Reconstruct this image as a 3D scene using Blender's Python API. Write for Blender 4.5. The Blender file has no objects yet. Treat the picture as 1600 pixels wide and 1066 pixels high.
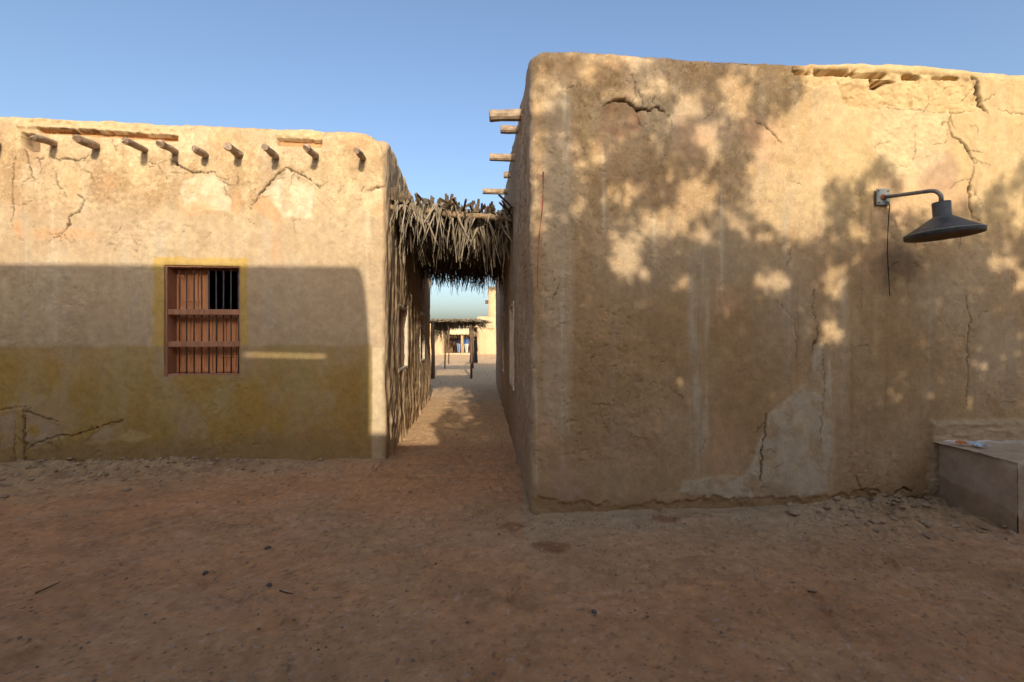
import bpy, math, random
import numpy as np
from mathutils import Vector, Matrix

random.seed(7)
RNG = np.random.default_rng(11)
S = bpy.context.scene

# ------------------------------------------------------------------ camera
F, CX, HY, CAMH = 711.1, 800.0, 525.0, 1.6      # focal length in photo pixels, principal column, horizon row, eye height
cam_d = bpy.data.cameras.new('camera'); cam = bpy.data.objects.new('camera', cam_d)
S.collection.objects.link(cam); S.camera = cam
cam_d.sensor_width = 36; cam_d.lens = 16.0; cam_d.clip_end = 3000
cam_d.shift_y = -(533 - HY) / 1600.0
cam.location = (0, 0, CAMH); cam.rotation_euler = (math.radians(90), 0, 0)

# ------------------------------------------------------------------ sky, sun, exposure
SUN = Vector((-0.15, 1.0, -0.40)).normalized()     # direction the light travels
EL = math.asin(-SUN.z)
w = bpy.data.worlds.new('World'); S.world = w; w.use_nodes = True
nt = w.node_tree
sky = nt.nodes.new('ShaderNodeTexSky'); sky.sky_type = 'NISHITA'; sky.sun_disc = False
sky.sun_elevation = EL; sky.sun_rotation = math.atan2(-SUN.x, -SUN.y)
sky.air_density = 1.0; sky.dust_density = 3.6; sky.ozone_density = 2.2
nt.links.new(sky.outputs[0], nt.nodes['Background'].inputs[0])
nt.nodes['Background'].inputs[1].default_value = 0.15
sl = bpy.data.lights.new('sun', 'SUN'); so = bpy.data.objects.new('sun', sl); S.collection.objects.link(so)
sl.energy = 2.9; sl.angle = math.radians(0.5); sl.color = (1.0, 0.90, 0.74)
so.rotation_euler = SUN.to_track_quat('-Z', 'Y').to_euler(); so.location = (2, -20, 12)
S.view_settings.view_transform = 'Standard'; S.view_settings.look = 'None'
S.view_settings.gamma = 1; S.view_settings.exposure = 0.74
S.cycles.max_bounces = 8; S.cycles.diffuse_bounces = 5

# ------------------------------------------------------------------ noise (numpy)
def _h(ix, iy, seed):
    n = (ix.astype(np.int64) * 374761393 + iy.astype(np.int64) * 668265263 + seed * 1442695041) & 0x7fffffff
    n = ((n ^ (n >> 13)) * 1274126177) & 0x7fffffff
    n = (n ^ (n >> 16))
    return (n & 0xffff) / 65535.0
def vn(x, y, seed=0):
    x0 = np.floor(x); y0 = np.floor(y); fx = x - x0; fy = y - y0
    fx = fx * fx * fx * (fx * (fx * 6 - 15) + 10); fy = fy * fy * fy * (fy * (fy * 6 - 15) + 10)
    a = _h(x0, y0, seed); b = _h(x0 + 1, y0, seed); c = _h(x0, y0 + 1, seed); d = _h(x0 + 1, y0 + 1, seed)
    return (a * (1 - fx) + b * fx) * (1 - fy) + (c * (1 - fx) + d * fx) * fy
def fbm(x, y, seed=0, o=4, g=0.5):
    x = np.asarray(x, float); y = np.asarray(y, float)
    s = 0; a = 1.0; t = 0
    ca, sa = math.cos(0.6), math.sin(0.6)
    for i in range(o):
        s = s + a * vn(x + 17.3 * i, y - 9.1 * i, seed + i * 7); t += a; a *= g
        x, y = (x * ca - y * sa) * 2.03, (x * sa + y * ca) * 2.03
    return s / t            # 0..1, mean .5
def fbs(x, y, seed=0, o=4, g=0.5):     # axis-aligned version for stretched noise
    x = np.asarray(x, float); y = np.asarray(y, float); s = 0; a = 1.0; t = 0
    for i in range(o):
        s = s + a * vn(x + 17.3 * i, y - 9.1 * i, seed + i * 7); t += a; a *= g
        x = x * 2.03; y = y * 2.03
    return s / t
def sst(a, b, x):
    t = np.clip((x - a) / (b - a), 0, 1); return t * t * (3 - 2 * t)

def lin(r, g, b):
    f = lambda c: ((c / 255 + 0.055) / 1.055) ** 2.4 if c / 255 > 0.04045 else c / 255 / 12.92
    return np.array([f(r), f(g), f(b)])

# ------------------------------------------------------------------ object helpers
def link(o, parent=None):
    S.collection.objects.link(o)
    if parent is not None: o.parent = parent
    return o
def tag(o, label=None, cat=None, group=None, kind=None):
    if label: o['label'] = label
    if cat: o['category'] = cat
    if group: o['group'] = group
    if kind: o['kind'] = kind
    return o
def empty(name, loc=(0, 0, 0), label=None, cat=None, group=None):
    o = bpy.data.objects.new(name, None); o.empty_display_size = 0.2
    o.location = loc; link(o); return tag(o, label, cat, group)

class MB:
    """collects verts and faces in world coordinates; build() makes one mesh object"""
    def __init__(s): s.v = []; s.f = []; s.mi = []
    def add(s, vs, fs, m=0):
        b = len(s.v); s.v.extend([tuple(p) for p in vs]); s.f.extend([tuple(i + b for i in f) for f in fs]); s.mi.extend([m] * len(fs))
    def box(s, c, sz, rot=None, m=0, jit=0.0):
        x, y, z = sz[0] / 2, sz[1] / 2, sz[2] / 2
        vs = [Vector((a * x, b * y, d * z)) for a in (-1, 1) for b in (-1, 1) for d in (-1, 1)]
        if jit: vs = [v + Vector((random.uniform(-jit, jit), random.uniform(-jit, jit), random.uniform(-jit, jit))) for v in vs]
        if rot is not None: vs = [rot @ v for v in vs]
        vs = [v + Vector(c) for v in vs]
        s.add(vs, [(0, 1, 3, 2), (4, 6, 7, 5), (0, 4, 5, 1), (2, 3, 7, 6), (0, 2, 6, 4), (1, 5, 7, 3)], m)
    def tube(s, pts, rad, n=10, cap=True, m=0, wob=0.0, seed=0):
        pts = [Vector(p) for p in pts]
        if not hasattr(rad, '__len__'): rad = [rad] * len(pts)
        rings = []; rr = random.Random(seed)
        up = None
        for i, p in enumerate(pts):
            t = (pts[min(i + 1, len(pts) - 1)] - pts[max(i - 1, 0)]).normalized()
            if up is None:
                up = Vector((0, 0, 1)) if abs(t.z) < 0.9 else Vector((1, 0, 0))
            a = t.cross(up).normalized(); b = a.cross(t).normalized(); up = b
            ring = []
            for k in range(n):
                an = 2 * math.pi * k / n; r = rad[i] * (1 + wob * rr.uniform(-1, 1))
                ring.append(p + a * (math.cos(an) * r) + b * (math.sin(an) * r))
            rings.append(ring)
        vs = [v for r in rings for v in r]; fs = []
        for i in range(len(rings) - 1):
            for k in range(n):
                fs.append((i * n + k, i * n + (k + 1) % n, (i + 1) * n + (k + 1) % n, (i + 1) * n + k))
        if cap:
            fs.append(tuple(range(n - 1, -1, -1))); fs.append(tuple((len(rings) - 1) * n + k for k in range(n)))
        s.add(vs, fs, m)
    def lathe(s, c, prof, n=32, m=0, closed=False):
        vs = []; fs = []
        for r, z in prof:
            for k in range(n):
                a = 2 * math.pi * k / n; vs.append((c[0] + r * math.cos(a), c[1] + r * math.sin(a), c[2] + z))
        for i in range(len(prof) - 1):
            for k in range(n):
                fs.append((i * n + k, i * n + (k + 1) % n, (i + 1) * n + (k + 1) % n, (i + 1) * n + k))
        s.add(vs, fs, m)
    def build(s, name, mats, parent=None, smooth=False, bevel=0.0):
        me = bpy.data.meshes.new(name)
        off = Vector((0, 0, 0))
        p = parent
        while p is not None:
            off = off + p.location; p = p.parent
        me.from_pydata([(v[0] - off.x, v[1] - off.y, v[2] - off.z) for v in s.v], [], s.f)
        if not isinstance(mats, (list, tuple)): mats = [mats]
        for m in mats: me.materials.append(m)
        me.polygons.foreach_set('material_index', s.mi)
        if smooth: me.polygons.foreach_set('use_smooth', [True] * len(me.polygons))
        me.update()
        o = bpy.data.objects.new(name, me); link(o, parent)
        if bevel:
            b = o.modifiers.new('bevel', 'BEVEL'); b.width = bevel; b.segments = 2; b.limit_method = 'ANGLE'
        return o
def grid_mesh(name, V, nu, nv, mat, parent=None, col=None, closed_u=False, keep=None, smooth=True):
    """V: (nu*nv,3) ordered u-major; quads between; keep: (nu-1|nu, nv-1) bool"""
    iu = np.arange(nu if closed_u else nu - 1); iv = np.arange(nv - 1)
    A, B = np.meshgrid(iu, iv, indexing='ij'); A2 = (A + 1) % nu
    q = np.stack([A * nv + B, A2 * nv + B, A2 * nv + B + 1, A * nv + B + 1], -1)
    q = q[keep] if keep is not None else q.reshape(-1, 4)
    q = q.reshape(-1, 4)
    me = bpy.data.meshes.new(name)
    me.vertices.add(len(V)); me.vertices.foreach_set('co', np.ascontiguousarray(V, np.float32).ravel())
    me.loops.add(q.size); me.loops.foreach_set('vertex_index', q.astype(np.int32).ravel())
    me.polygons.add(len(q)); me.polygons.foreach_set('loop_start', np.arange(0, q.size, 4, dtype=np.int32))
    me.polygons.foreach_set('loop_total', np.full(len(q), 4, np.int32))
    me.polygons.foreach_set('use_smooth', np.full(len(q), smooth))
    if col is not None:
        at = me.color_attributes.new('Col', 'FLOAT_COLOR', 'POINT')
        c4 = np.ones((len(V), 4), np.float32); c4[:, :3] = np.clip(col, 0.004, 0.9)
        at.data.foreach_set('color', c4.ravel())
    me.update(calc_edges=True); me.validate()
    me.materials.append(mat)
    o = bpy.data.objects.new(name, me); return link(o, parent)

# ------------------------------------------------------------------ materials
def principled(name, rough=0.9, spec=0.2):
    m = bpy.data.materials.new(name); m.use_nodes = True
    p = m.node_tree.nodes['Principled BSDF']
    p.inputs['Roughness'].default_value = rough; p.inputs['Specular IOR Level'].default_value = spec
    return m, m.node_tree, p
def vcol_mat(name, s1, s2, amt, bump, dist, rough=0.95):
    m, t, p = principled(name, rough, 0.12); N = t.nodes; L = t.links
    at = N.new('ShaderNodeAttribute'); at.attribute_name = 'Col'
    tc = N.new('ShaderNodeTexCoord')
    n1 = N.new('ShaderNodeTexNoise'); n1.inputs['Scale'].default_value = s1; n1.inputs['Detail'].default_value = 6; n1.inputs['Roughness'].default_value = 0.7
    n2 = N.new('ShaderNodeTexNoise'); n2.inputs['Scale'].default_value = s2; n2.inputs['Detail'].default_value = 5; n2.inputs['Roughness'].default_value = 0.7
    L.new(tc.outputs['Object'], n1.inputs['Vector']); L.new(tc.outputs['Object'], n2.inputs['Vector'])
    mr = N.new('ShaderNodeMapRange'); mr.inputs[1].default_value = 0.25; mr.inputs[2].default_value = 0.75
    mr.inputs[3].default_value = 1 - amt; mr.inputs[4].default_value = 1 + amt; L.new(n2.outputs['Fac'], mr.inputs[0])
    mx = N.new('ShaderNodeMix'); mx.data_type = 'RGBA'; mx.blend_type = 'MULTIPLY'; mx.inputs[0].default_value = 1
    L.new(at.outputs['Color'], mx.inputs[6]); L.new(mr.outputs[0], mx.inputs[7])
    n4 = N.new('ShaderNodeTexNoise'); n4.inputs['Scale'].default_value = 11; n4.inputs['Detail'].default_value = 9; n4.inputs['Roughness'].default_value = .68; L.new(tc.outputs['Object'], n4.inputs['Vector'])
    r4 = N.new('ShaderNodeMapRange'); r4.inputs[1].default_value = .32; r4.inputs[2].default_value = .68; r4.inputs[3].default_value = 1 - amt; r4.inputs[4].default_value = 1 + amt; L.new(n4.outputs['Fac'], r4.inputs[0])
    m4 = N.new('ShaderNodeMix'); m4.data_type = 'RGBA'; m4.blend_type = 'MULTIPLY'; m4.inputs[0].default_value = 1; L.new(mx.outputs[2], m4.inputs[6]); L.new(r4.outputs[0], m4.inputs[7])
    n5 = N.new('ShaderNodeTexNoise'); n5.inputs['Scale'].default_value = 75; n5.inputs['Detail'].default_value = 2; L.new(tc.outputs['Object'], n5.inputs['Vector'])
    r5 = N.new('ShaderNodeMapRange'); r5.inputs[1].default_value = .70; r5.inputs[2].default_value = .76; r5.inputs[4].default_value = .45; L.new(n5.outputs['Fac'], r5.inputs[0])
    m5 = N.new('ShaderNodeMix'); m5.data_type = 'RGBA'; L.new(r5.outputs[0], m5.inputs[0]); L.new(m4.outputs[2], m5.inputs[6]); m5.inputs[7].default_value = (.62, .50, .37, 1); L.new(m5.outputs[2], p.inputs['Base Color'])
    ad = N.new('ShaderNodeMath'); ad.operation = 'ADD'; L.new(n1.outputs['Fac'], ad.inputs[0]); L.new(n2.outputs['Fac'], ad.inputs[1])
    b = N.new('ShaderNodeBump'); b.inputs['Distance'].default_value = dist
    n3 = N.new('ShaderNodeTexNoise'); n3.inputs['Scale'].default_value = 1.7; n3.inputs['Detail'].default_value = 4; L.new(tc.outputs['Object'], n3.inputs['Vector'])
    m3 = N.new('ShaderNodeMapRange'); m3.inputs[1].default_value = .38; m3.inputs[2].default_value = .64; m3.inputs[3].default_value = bump * .18; m3.inputs[4].default_value = bump; L.new(n3.outputs['Fac'], m3.inputs[0]); L.new(m3.outputs[0], b.inputs['Strength'])
    L.new(ad.outputs[0], b.inputs['Height']); L.new(b.outputs[0], p.inputs['Normal'])
    return m
def noise_mat(name, c1, c2, scale=8, stretch=(1, 1, 1), rough=0.85, spec=0.25, bump=0.3, dist=0.01, metal=0.0, detail=6, lo=0.35, hi=0.65, c3=None):
    m, t, p = principled(name, rough, spec); N = t.nodes; L = t.links
    p.inputs['Metallic'].default_value = metal
    tc = N.new('ShaderNodeTexCoord'); mp = N.new('ShaderNodeMapping'); mp.inputs['Scale'].default_value = stretch
    n = N.new('ShaderNodeTexNoise'); n.inputs['Scale'].default_value = scale; n.inputs['Detail'].default_value = detail; n.inputs['Roughness'].default_value = 0.65
    L.new(tc.outputs['Object'], mp.inputs[0]); L.new(mp.outputs[0], n.inputs['Vector'])
    r = N.new('ShaderNodeValToRGB'); e = r.color_ramp.elements
    e[0].position = lo; e[0].color = (*c1, 1); e[1].position = hi; e[1].color = (*c2, 1)
    if c3 is not None:
        x = e.new(0.82); x.color = (*c3, 1)
    L.new(n.outputs['Fac'], r.inputs[0]); L.new(r.outputs[0], p.inputs['Base Color'])
    b = N.new('ShaderNodeBump'); b.inputs['Strength'].default_value = bump; b.inputs['Distance'].default_value = dist
    L.new(n.outputs['Fac'], b.inputs['Height']); L.new(b.outputs[0], p.inputs['Normal'])
    return m
M = {}
M['wall'] = vcol_mat('mud_plaster', 24, 120, 0.15, 0.65, 0.011)
M['dirt'] = vcol_mat('sand_ground', 30, 130, 0.17, 0.8, 0.012)
M['beam'] = noise_mat('weathered_beam', (0.22, 0.15, 0.095), (0.42, 0.31, 0.21), 12, (1, 1, 1), 0.9, 0.15, 0.5, 0.01)
M['beam_end'] = noise_mat('sawn_beam_end', (0.24, 0.16, 0.10), (0.44, 0.33, 0.23), 14, (1, 1, 1), 0.9, 0.1, 0.4, 0.006)
M['window_wood'] = noise_mat('brown_painted_wood', (0.26, 0.12, 0.062), (0.42, 0.205, 0.115), 6, (4, 4, 0.5), 0.6, 0.3, 0.25, 0.004)
M['shutter_wood'] = noise_mat('orange_brown_shutter_wood', (0.56, 0.245, 0.105), (0.72, 0.345, 0.16), 5, (5, 5, 0.5), 0.6, 0.3, 0.2, 0.004)
M['iron'] = noise_mat('dark_iron_bar', (0.035, 0.03, 0.028), (0.085, 0.075, 0.07), 20, (1, 1, 1), 0.6, 0.4, 0.2, 0.003)
M['reveal'] = noise_mat('rough_plaster_reveal', (0.36, 0.25, 0.15), (0.50, 0.37, 0.24), 9, (1, 1, 1), 0.95, 0.1, 0.6, 0.015)
M['pale_reveal'] = noise_mat('pale_lime_reveal', (0.52, 0.42, 0.30), (0.68, 0.58, 0.44), 7, (1, 1, 1), 0.95, 0.1, 0.5, 0.012)
M['roof'] = noise_mat('mud_roof', (0.34, 0.25, 0.16), (0.48, 0.36, 0.23), 3, (1, 1, 1), 0.95, 0.1, 0.6, 0.03)
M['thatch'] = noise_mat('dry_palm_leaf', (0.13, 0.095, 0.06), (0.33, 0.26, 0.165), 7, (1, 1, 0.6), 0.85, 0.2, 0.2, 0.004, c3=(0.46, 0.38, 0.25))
M['thatch_pale'] = noise_mat('sunlit_palm_leaf', (0.12, 0.09, 0.06), (0.34, 0.275, 0.19), 6, (1, 1, 0.5), 0.8, 0.25, 0.2, 0.004, c3=(0.52, 0.45, 0.34))  # palm leaf lightened in colour for the sunlit front fringe
M['thatch_mat'] = noise_mat('shaded_palm_leaf', (0.075, 0.055, 0.035), (0.21, 0.16, 0.10), 7, (1, 1, 0.6), 0.85, 0.2, 0.2, 0.004, c3=(0.34, 0.28, 0.19))  # palm leaf darkened in colour for the shaded inside of the canopy
M['thatch_dark'] = noise_mat('dark_palm_rib', (0.06, 0.042, 0.028), (0.20, 0.145, 0.085), 9, (1, 1, 1), 0.9, 0.15, 0.3, 0.005)
M['pole'] = noise_mat('palm_pole', (0.17, 0.105, 0.055), (0.34, 0.23, 0.13), 7, (0.6, 3, 3), 0.85, 0.2, 0.4, 0.006)
M['shade'] = noise_mat('dusty_black_enamel', (0.030, 0.033, 0.038), (0.075, 0.078, 0.082), 9, (1, 1, 1.6), 0.6, 0.4, 0.2, 0.004, c3=(0.20, 0.19, 0.17))
M['shade_in'] = noise_mat('tarnished_lamp_inside', (0.20, 0.14, 0.08), (0.30, 0.22, 0.13), 6, (1, 1, 1), 0.6, 0.3, 0.1, 0.003)
M['steel'] = noise_mat('grey_painted_steel', (0.13, 0.145, 0.14), (0.21, 0.23, 0.22), 12, (1, 1, 1), 0.55, 0.4, 0.12, 0.003, c3=(0.25, 0.12, 0.06))
M['pipe'] = noise_mat('grey_brown_pipe', (0.13, 0.11, 0.095), (0.24, 0.21, 0.18), 14, (1, 1, 1), 0.55, 0.4, 0.1, 0.002)
M['rust'] = noise_mat('rust', (0.20, 0.07, 0.025), (0.34, 0.14, 0.05), 25, (1, 1, 1), 0.9, 0.1, 0.4, 0.003)
M['cable'] = noise_mat('black_cable', (0.012, 0.012, 0.012), (0.03, 0.028, 0.026), 20, (1, 1, 1), 0.6, 0.3, 0.05, 0.001)
M['red'] = noise_mat('red_string', (0.30, 0.03, 0.025), (0.45, 0.06, 0.05), 30, (1, 1, 1), 0.8, 0.2, 0.1, 0.001)
M['stone'] = noise_mat('loose_stones', (0.15, 0.105, 0.075), (0.42, 0.30, 0.20), 2.3, (1, 1, 1), 0.9, 0.15, 0.3, 0.004, c3=(0.58, 0.50, 0.42))
M['clod'] = noise_mat('crumbled_mud_clods', (0.28, 0.195, 0.12), (0.45, 0.325, 0.205), 6, (1, 1, 1), 0.95, 0.1, 0.5, 0.006)
M['bark'] = noise_mat('tree_bark', (0.07, 0.05, 0.035), (0.16, 0.12, 0.085), 8, (3, 3, 0.6), 0.9, 0.15, 0.7, 0.02)
M['leaf'] = noise_mat('tree_leaf', (0.045, 0.07, 0.022), (0.10, 0.13, 0.045), 3, (1, 1, 1), 0.6, 0.3, 0.1, 0.002)
M['lime'] = noise_mat('flaking_white_lime', (0.42, 0.38, 0.34), (0.70, 0.68, 0.66), 13, (1, 1, 1), 0.9, 0.15, 0.6, 0.008)
M['orange_p'] = noise_mat('orange_wrapper', (0.50, 0.12, 0.02), (0.62, 0.20, 0.05), 20, (1, 1, 1), 0.5, 0.4, 0.1, 0.002)
M['blue_p'] = noise_mat('pale_blue_paper', (0.38, 0.55, 0.68), (0.55, 0.70, 0.78), 20, (1, 1, 1), 0.6, 0.3, 0.1, 0.002)
M['far_wall'] = noise_mat('far_tan_plaster', (0.42, 0.29, 0.16), (0.52, 0.38, 0.225), 1.1, (1, 1, 0.7), 0.95, 0.1, 0.5, 0.03)
M['far_post'] = noise_mat('dark_wooden_post', (0.09, 0.052, 0.032), (0.19, 0.12, 0.075), 6, (2, 2, 0.5), 0.9, 0.15, 0.4, 0.01)
M['pale_post'] = noise_mat('pale_wooden_post', (0.34, 0.20, 0.10), (0.48, 0.31, 0.17), 6, (2, 2, 0.5), 0.9, 0.15, 0.3, 0.01)
M['cloth_awning'] = noise_mat('cream_awning_cloth', (0.42, 0.34, 0.21), (0.54, 0.45, 0.29), 3, (1, 1, 1), 0.9, 0.1, 0.3, 0.01)
M['skin'] = noise_mat('skin', (0.22, 0.12, 0.075), (0.28, 0.155, 0.10), 10, (1, 1, 1), 0.6, 0.3, 0.05, 0.002)
M['hair'] = noise_mat('black_hair', (0.01, 0.009, 0.008), (0.025, 0.02, 0.018), 30, (1, 1, 1), 0.6, 0.3, 0.2, 0.003)
def cloth(name, c):
    c = np.array(c); return noise_mat(name, tuple(c * 0.8), tuple(c * 1.15), 14, (1, 1, 0.5), 0.9, 0.1, 0.3, 0.006)

# ------------------------------------------------------------------ geometry of the place (metres, camera foot at the origin, looking +Y)
SL = 0.077                         # the two facades run at the same slight angle
def right_at(px, py):              # a spot of the right facade from its place in the photograph
    a = (px - CX) / F; X = a * 4.077 / (1 - SL * a); Y = 4.077 + SL * X
    return X, CAMH + (HY - py) / F * Y
def left_at(px, py):
    a = (px - CX) / F; X = a * 5.955 / (1 - SL * a); Y = 5.955 + SL * X
    return X, CAMH + (HY - py) / F * Y
def ground_at(px, py):
    Y = F * CAMH / (py - HY); return (px - CX) / F * Y, Y
RC = (0.17, 4.09); LC = (-1.62, 5.83)      # the two house corners at the mouth of the alley
RD = (-0.53, 15.2); LE = (-2.10, 11.7)     # their far alley corners

def seg_path(corners, edges, radii):
    """closed CCW plan path with rounded corners. edges[i] from corners[i] to corners[i+1]: list of (t0,t1,step) with t in metres from corners[i].
    returns pos (N,2), nrm (N,2), eid (N) edge id, w (N) 0..1 progress through a corner arc (-1 on straights)"""
    n = len(corners); P = []; Nn = []; E = []; Wt = []
    C = [np.array(c, float) for c in corners]
    for i in range(n):
        a, b, c = C[i], C[(i + 1) % n], C[(i + 2) % n]
        d = (b - a); Lg = np.linalg.norm(d); d /= Lg
        e = (c - b) / np.linalg.norm(c - b)
        ra, rb = radii[i], radii[(i + 1) % n]
        nr = np.array([d[1], -d[0]]); nr2 = np.array([e[1], -e[0]])
        ts = []
        for (t0, t1, st) in edges[i]:
            t0 = max(t0, ra); t1 = min(t1 if t1 > 0 else Lg + t1, Lg - rb)
            k = max(1, int(round((t1 - t0) / st))); ts += list(t0 + (t1 - t0) * np.arange(k) / k)
        ts.append(Lg - rb)
        for t in ts: P.append(a + d * t); Nn.append(nr); E.append(i); Wt.append(-1)
        cen = b - d * rb - nr * rb           # assumes corners close to 90 degrees
        K = 9
        for k in range(1, K):
            f = k / K; an = f * math.pi / 2
            nn = nr * math.cos(an) + nr2 * math.sin(an); nn /= np.linalg.norm(nn)
            P.append(cen + nn * rb); Nn.append(nn); E.append(i); Wt.append(f)
    return np.array(P), np.array(Nn), np.array(E), np.array(Wt)

# ---- feature painting on a wall patch, all in wall metres (U along the wall, Z up)
class Paint:
    def __init__(s, U, Z, base, seed):
        s.U, s.Z = U, Z; s.c = np.array(base, float) * np.ones(U.shape + (3,)); s.d = np.zeros(U.shape); s.seed = seed
        s.wu = U + 0.03 * (fbm(U * 9, Z * 9, seed + 90, 3) - .5) * 2; s.wz = Z + 0.03 * (fbm(U * 9, Z * 9, seed + 91, 3) - .5) * 2
        s.n = fbm(U * 14, Z * 14, seed + 92, 4)
    def mix(s, m, col, alpha=1.0):
        a = np.clip(m * alpha, 0, 1)[..., None]; s.c = s.c * (1 - a) + np.array(col) * a
    def seg_dist(s, pts, u, z):
        D = np.full(u.shape, 9.0); T = np.zeros(u.shape)
        for i, ((x0, z0), (x1, z1)) in enumerate(zip(pts[:-1], pts[1:])):
            dx, dz = x1 - x0, z1 - z0; L2 = dx * dx + dz * dz + 1e-9
            t = np.clip(((u - x0) * dx + (z - z0) * dz) / L2, 0, 1)
            d = np.hypot(u - x0 - t * dx, z - z0 - t * dz); m = d < D; D = np.where(m, d, D); T = np.where(m, (i + t) / (len(pts) - 1), T)
        return D, T
    def crack(s, pts, wd=0.014, dep=0.05, dark=0.75, col=(0.07, 0.045, 0.028), lip=0.0, br=False):
        x = [p[0] for p in pts]; z = [p[1] for p in pts]
        m = (s.U > min(x) - .15) & (s.U < max(x) + .15) & (s.Z > min(z) - .15) & (s.Z < max(z) + .15)
        if not m.any(): return
        u = s.U[m]; zz = s.Z[m]
        u2 = u + 0.022 * (fbm(u * 24, zz * 24, s.seed + 3, 3) - .5) * 2; z2 = zz + 0.022 * (fbm(u * 24, zz * 24, s.seed + 4, 3) - .5) * 2
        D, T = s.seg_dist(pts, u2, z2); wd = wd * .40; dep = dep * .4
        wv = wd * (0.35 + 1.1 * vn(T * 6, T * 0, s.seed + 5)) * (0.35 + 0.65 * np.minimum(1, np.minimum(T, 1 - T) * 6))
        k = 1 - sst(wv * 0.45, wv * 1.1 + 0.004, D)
        s.d[m] -= k * dep
        if wd > .004 and not br:
            rb = random.Random(int(abs(x[0] * 977 + z[0] * 131)) + len(pts))
            for q in range(max(1, len(pts) - 2)):
                i = rb.randrange(len(pts) - 1); f = rb.random(); bx = x[i] + (x[i + 1] - x[i]) * f; bz = z[i] + (z[i + 1] - z[i]) * f
                a = math.atan2(z[i + 1] - z[i], x[i + 1] - x[i]) + rb.choice((-1, 1)) * rb.uniform(.4, 1.3); pp = [(bx, bz)]
                for _ in range(rb.randint(2, 4)):
                    a += rb.uniform(-.6, .6); st = rb.uniform(.03, .09); bx += st * math.cos(a); bz += st * math.sin(a); pp.append((bx, bz))
                s.crack(pp, .0085, .012, .5, col, 0.0, True)
        if lip:
            s.d[m] += lip * np.exp(-(D / 0.05) ** 2) * (1 - k)
        a = np.minimum(1, k * dark * 1.2)[:, None]; s.c[m] = s.c[m] * (1 - a) + np.array(col) * a  # shade of the crack put into the colour, the groove kept shallow
    def poly(s, pts, soft=0.012, warp=1.0):
        x = [p[0] for p in pts]; z = [p[1] for p in pts]; out = np.zeros(s.U.shape)
        m = (s.U > min(x) - .2) & (s.U < max(x) + .2) & (s.Z > min(z) - .2) & (s.Z < max(z) + .2)
        if not m.any(): return out
        u = s.U[m] + (s.wu[m] - s.U[m]) * warp; zz = s.Z[m] + (s.wz[m] - s.Z[m]) * warp
        ins = np.zeros(u.shape, bool); n = len(pts); j = n - 1
        for i in range(n):
            xi, zi = pts[i]; xj, zj = pts[j]
            cnd = ((zi > zz) != (zj > zz)) & (u < (xj - xi) * (zz - zi) / (zj - zi + 1e-12) + xi); ins ^= cnd; j = i
        D, _ = s.seg_dist(list(pts) + [pts[0]], u, zz)
        sd = np.where(ins, D, -D); out[m] = sst(-soft, soft, sd); return out
    def mot(s, g, f=7, lo=.36, hi=.56): return g * (.35 + .65 * sst(lo, hi, fbm(s.U * f, s.Z * f, s.seed + 77, 6, .62)))
    def blob(s, x, z, rx, rz, soft=0.5):
        r = np.hypot((s.wu - x) / rx, (s.wz - z) / rz) + (s.n - .5) * 0.9
        return 1 - sst(1 - soft, 1 + soft, r)
    def rect(s, x0, x1, z0, z1, soft=0.02, warp=0.6):
        u = s.U + (s.wu - s.U) * warp; z = s.Z + (s.wz - s.Z) * warp
        return sst(x0 - soft, x0 + soft, u) * (1 - sst(x1 - soft, x1 + soft, u)) * sst(z0 - soft, z0 + soft, z) * (1 - sst(z1 - soft, z1 + soft, z))
    def streak(s, x, wd, z0, z1, col, alpha=0.5, seed=0):
        u = s.U + 0.02 * (vn(s.Z * 2.2, s.Z * 0 + seed, s.seed + seed) - .5)
        m = np.exp(-np.abs((u - x) / wd) ** 2.2) * sst(z0 - .12, z0 + .12, s.Z) * (1 - sst(z1 - .12, z1 + .12, s.Z))
        m = m * sst(.25, .72, fbs(s.U * 40, s.Z * 1.6, s.seed + 31 + seed, 4)) * (.55 + .9 * sst(.3, .6, fbm(s.U * 6, s.Z * 3, s.seed + 32 + seed, 3))); s.mix(m, col, alpha * .75)

TAN = np.array([0.50, 0.345, 0.195]); BRN = np.array([0.37, 0.245, 0.14]); GRY = np.array([0.47, 0.40, 0.32])
PNK = np.array([0.48, 0.30, 0.205]); PALE = np.array([0.63, 0.52, 0.38]); WHT = np.array([0.66, 0.58, 0.47]); ORG = np.array([0.56, 0.31, 0.165])
OCH = np.array([0.415, 0.262, 0.062]); DRK = np.array([0.215, 0.135, 0.075])

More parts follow.
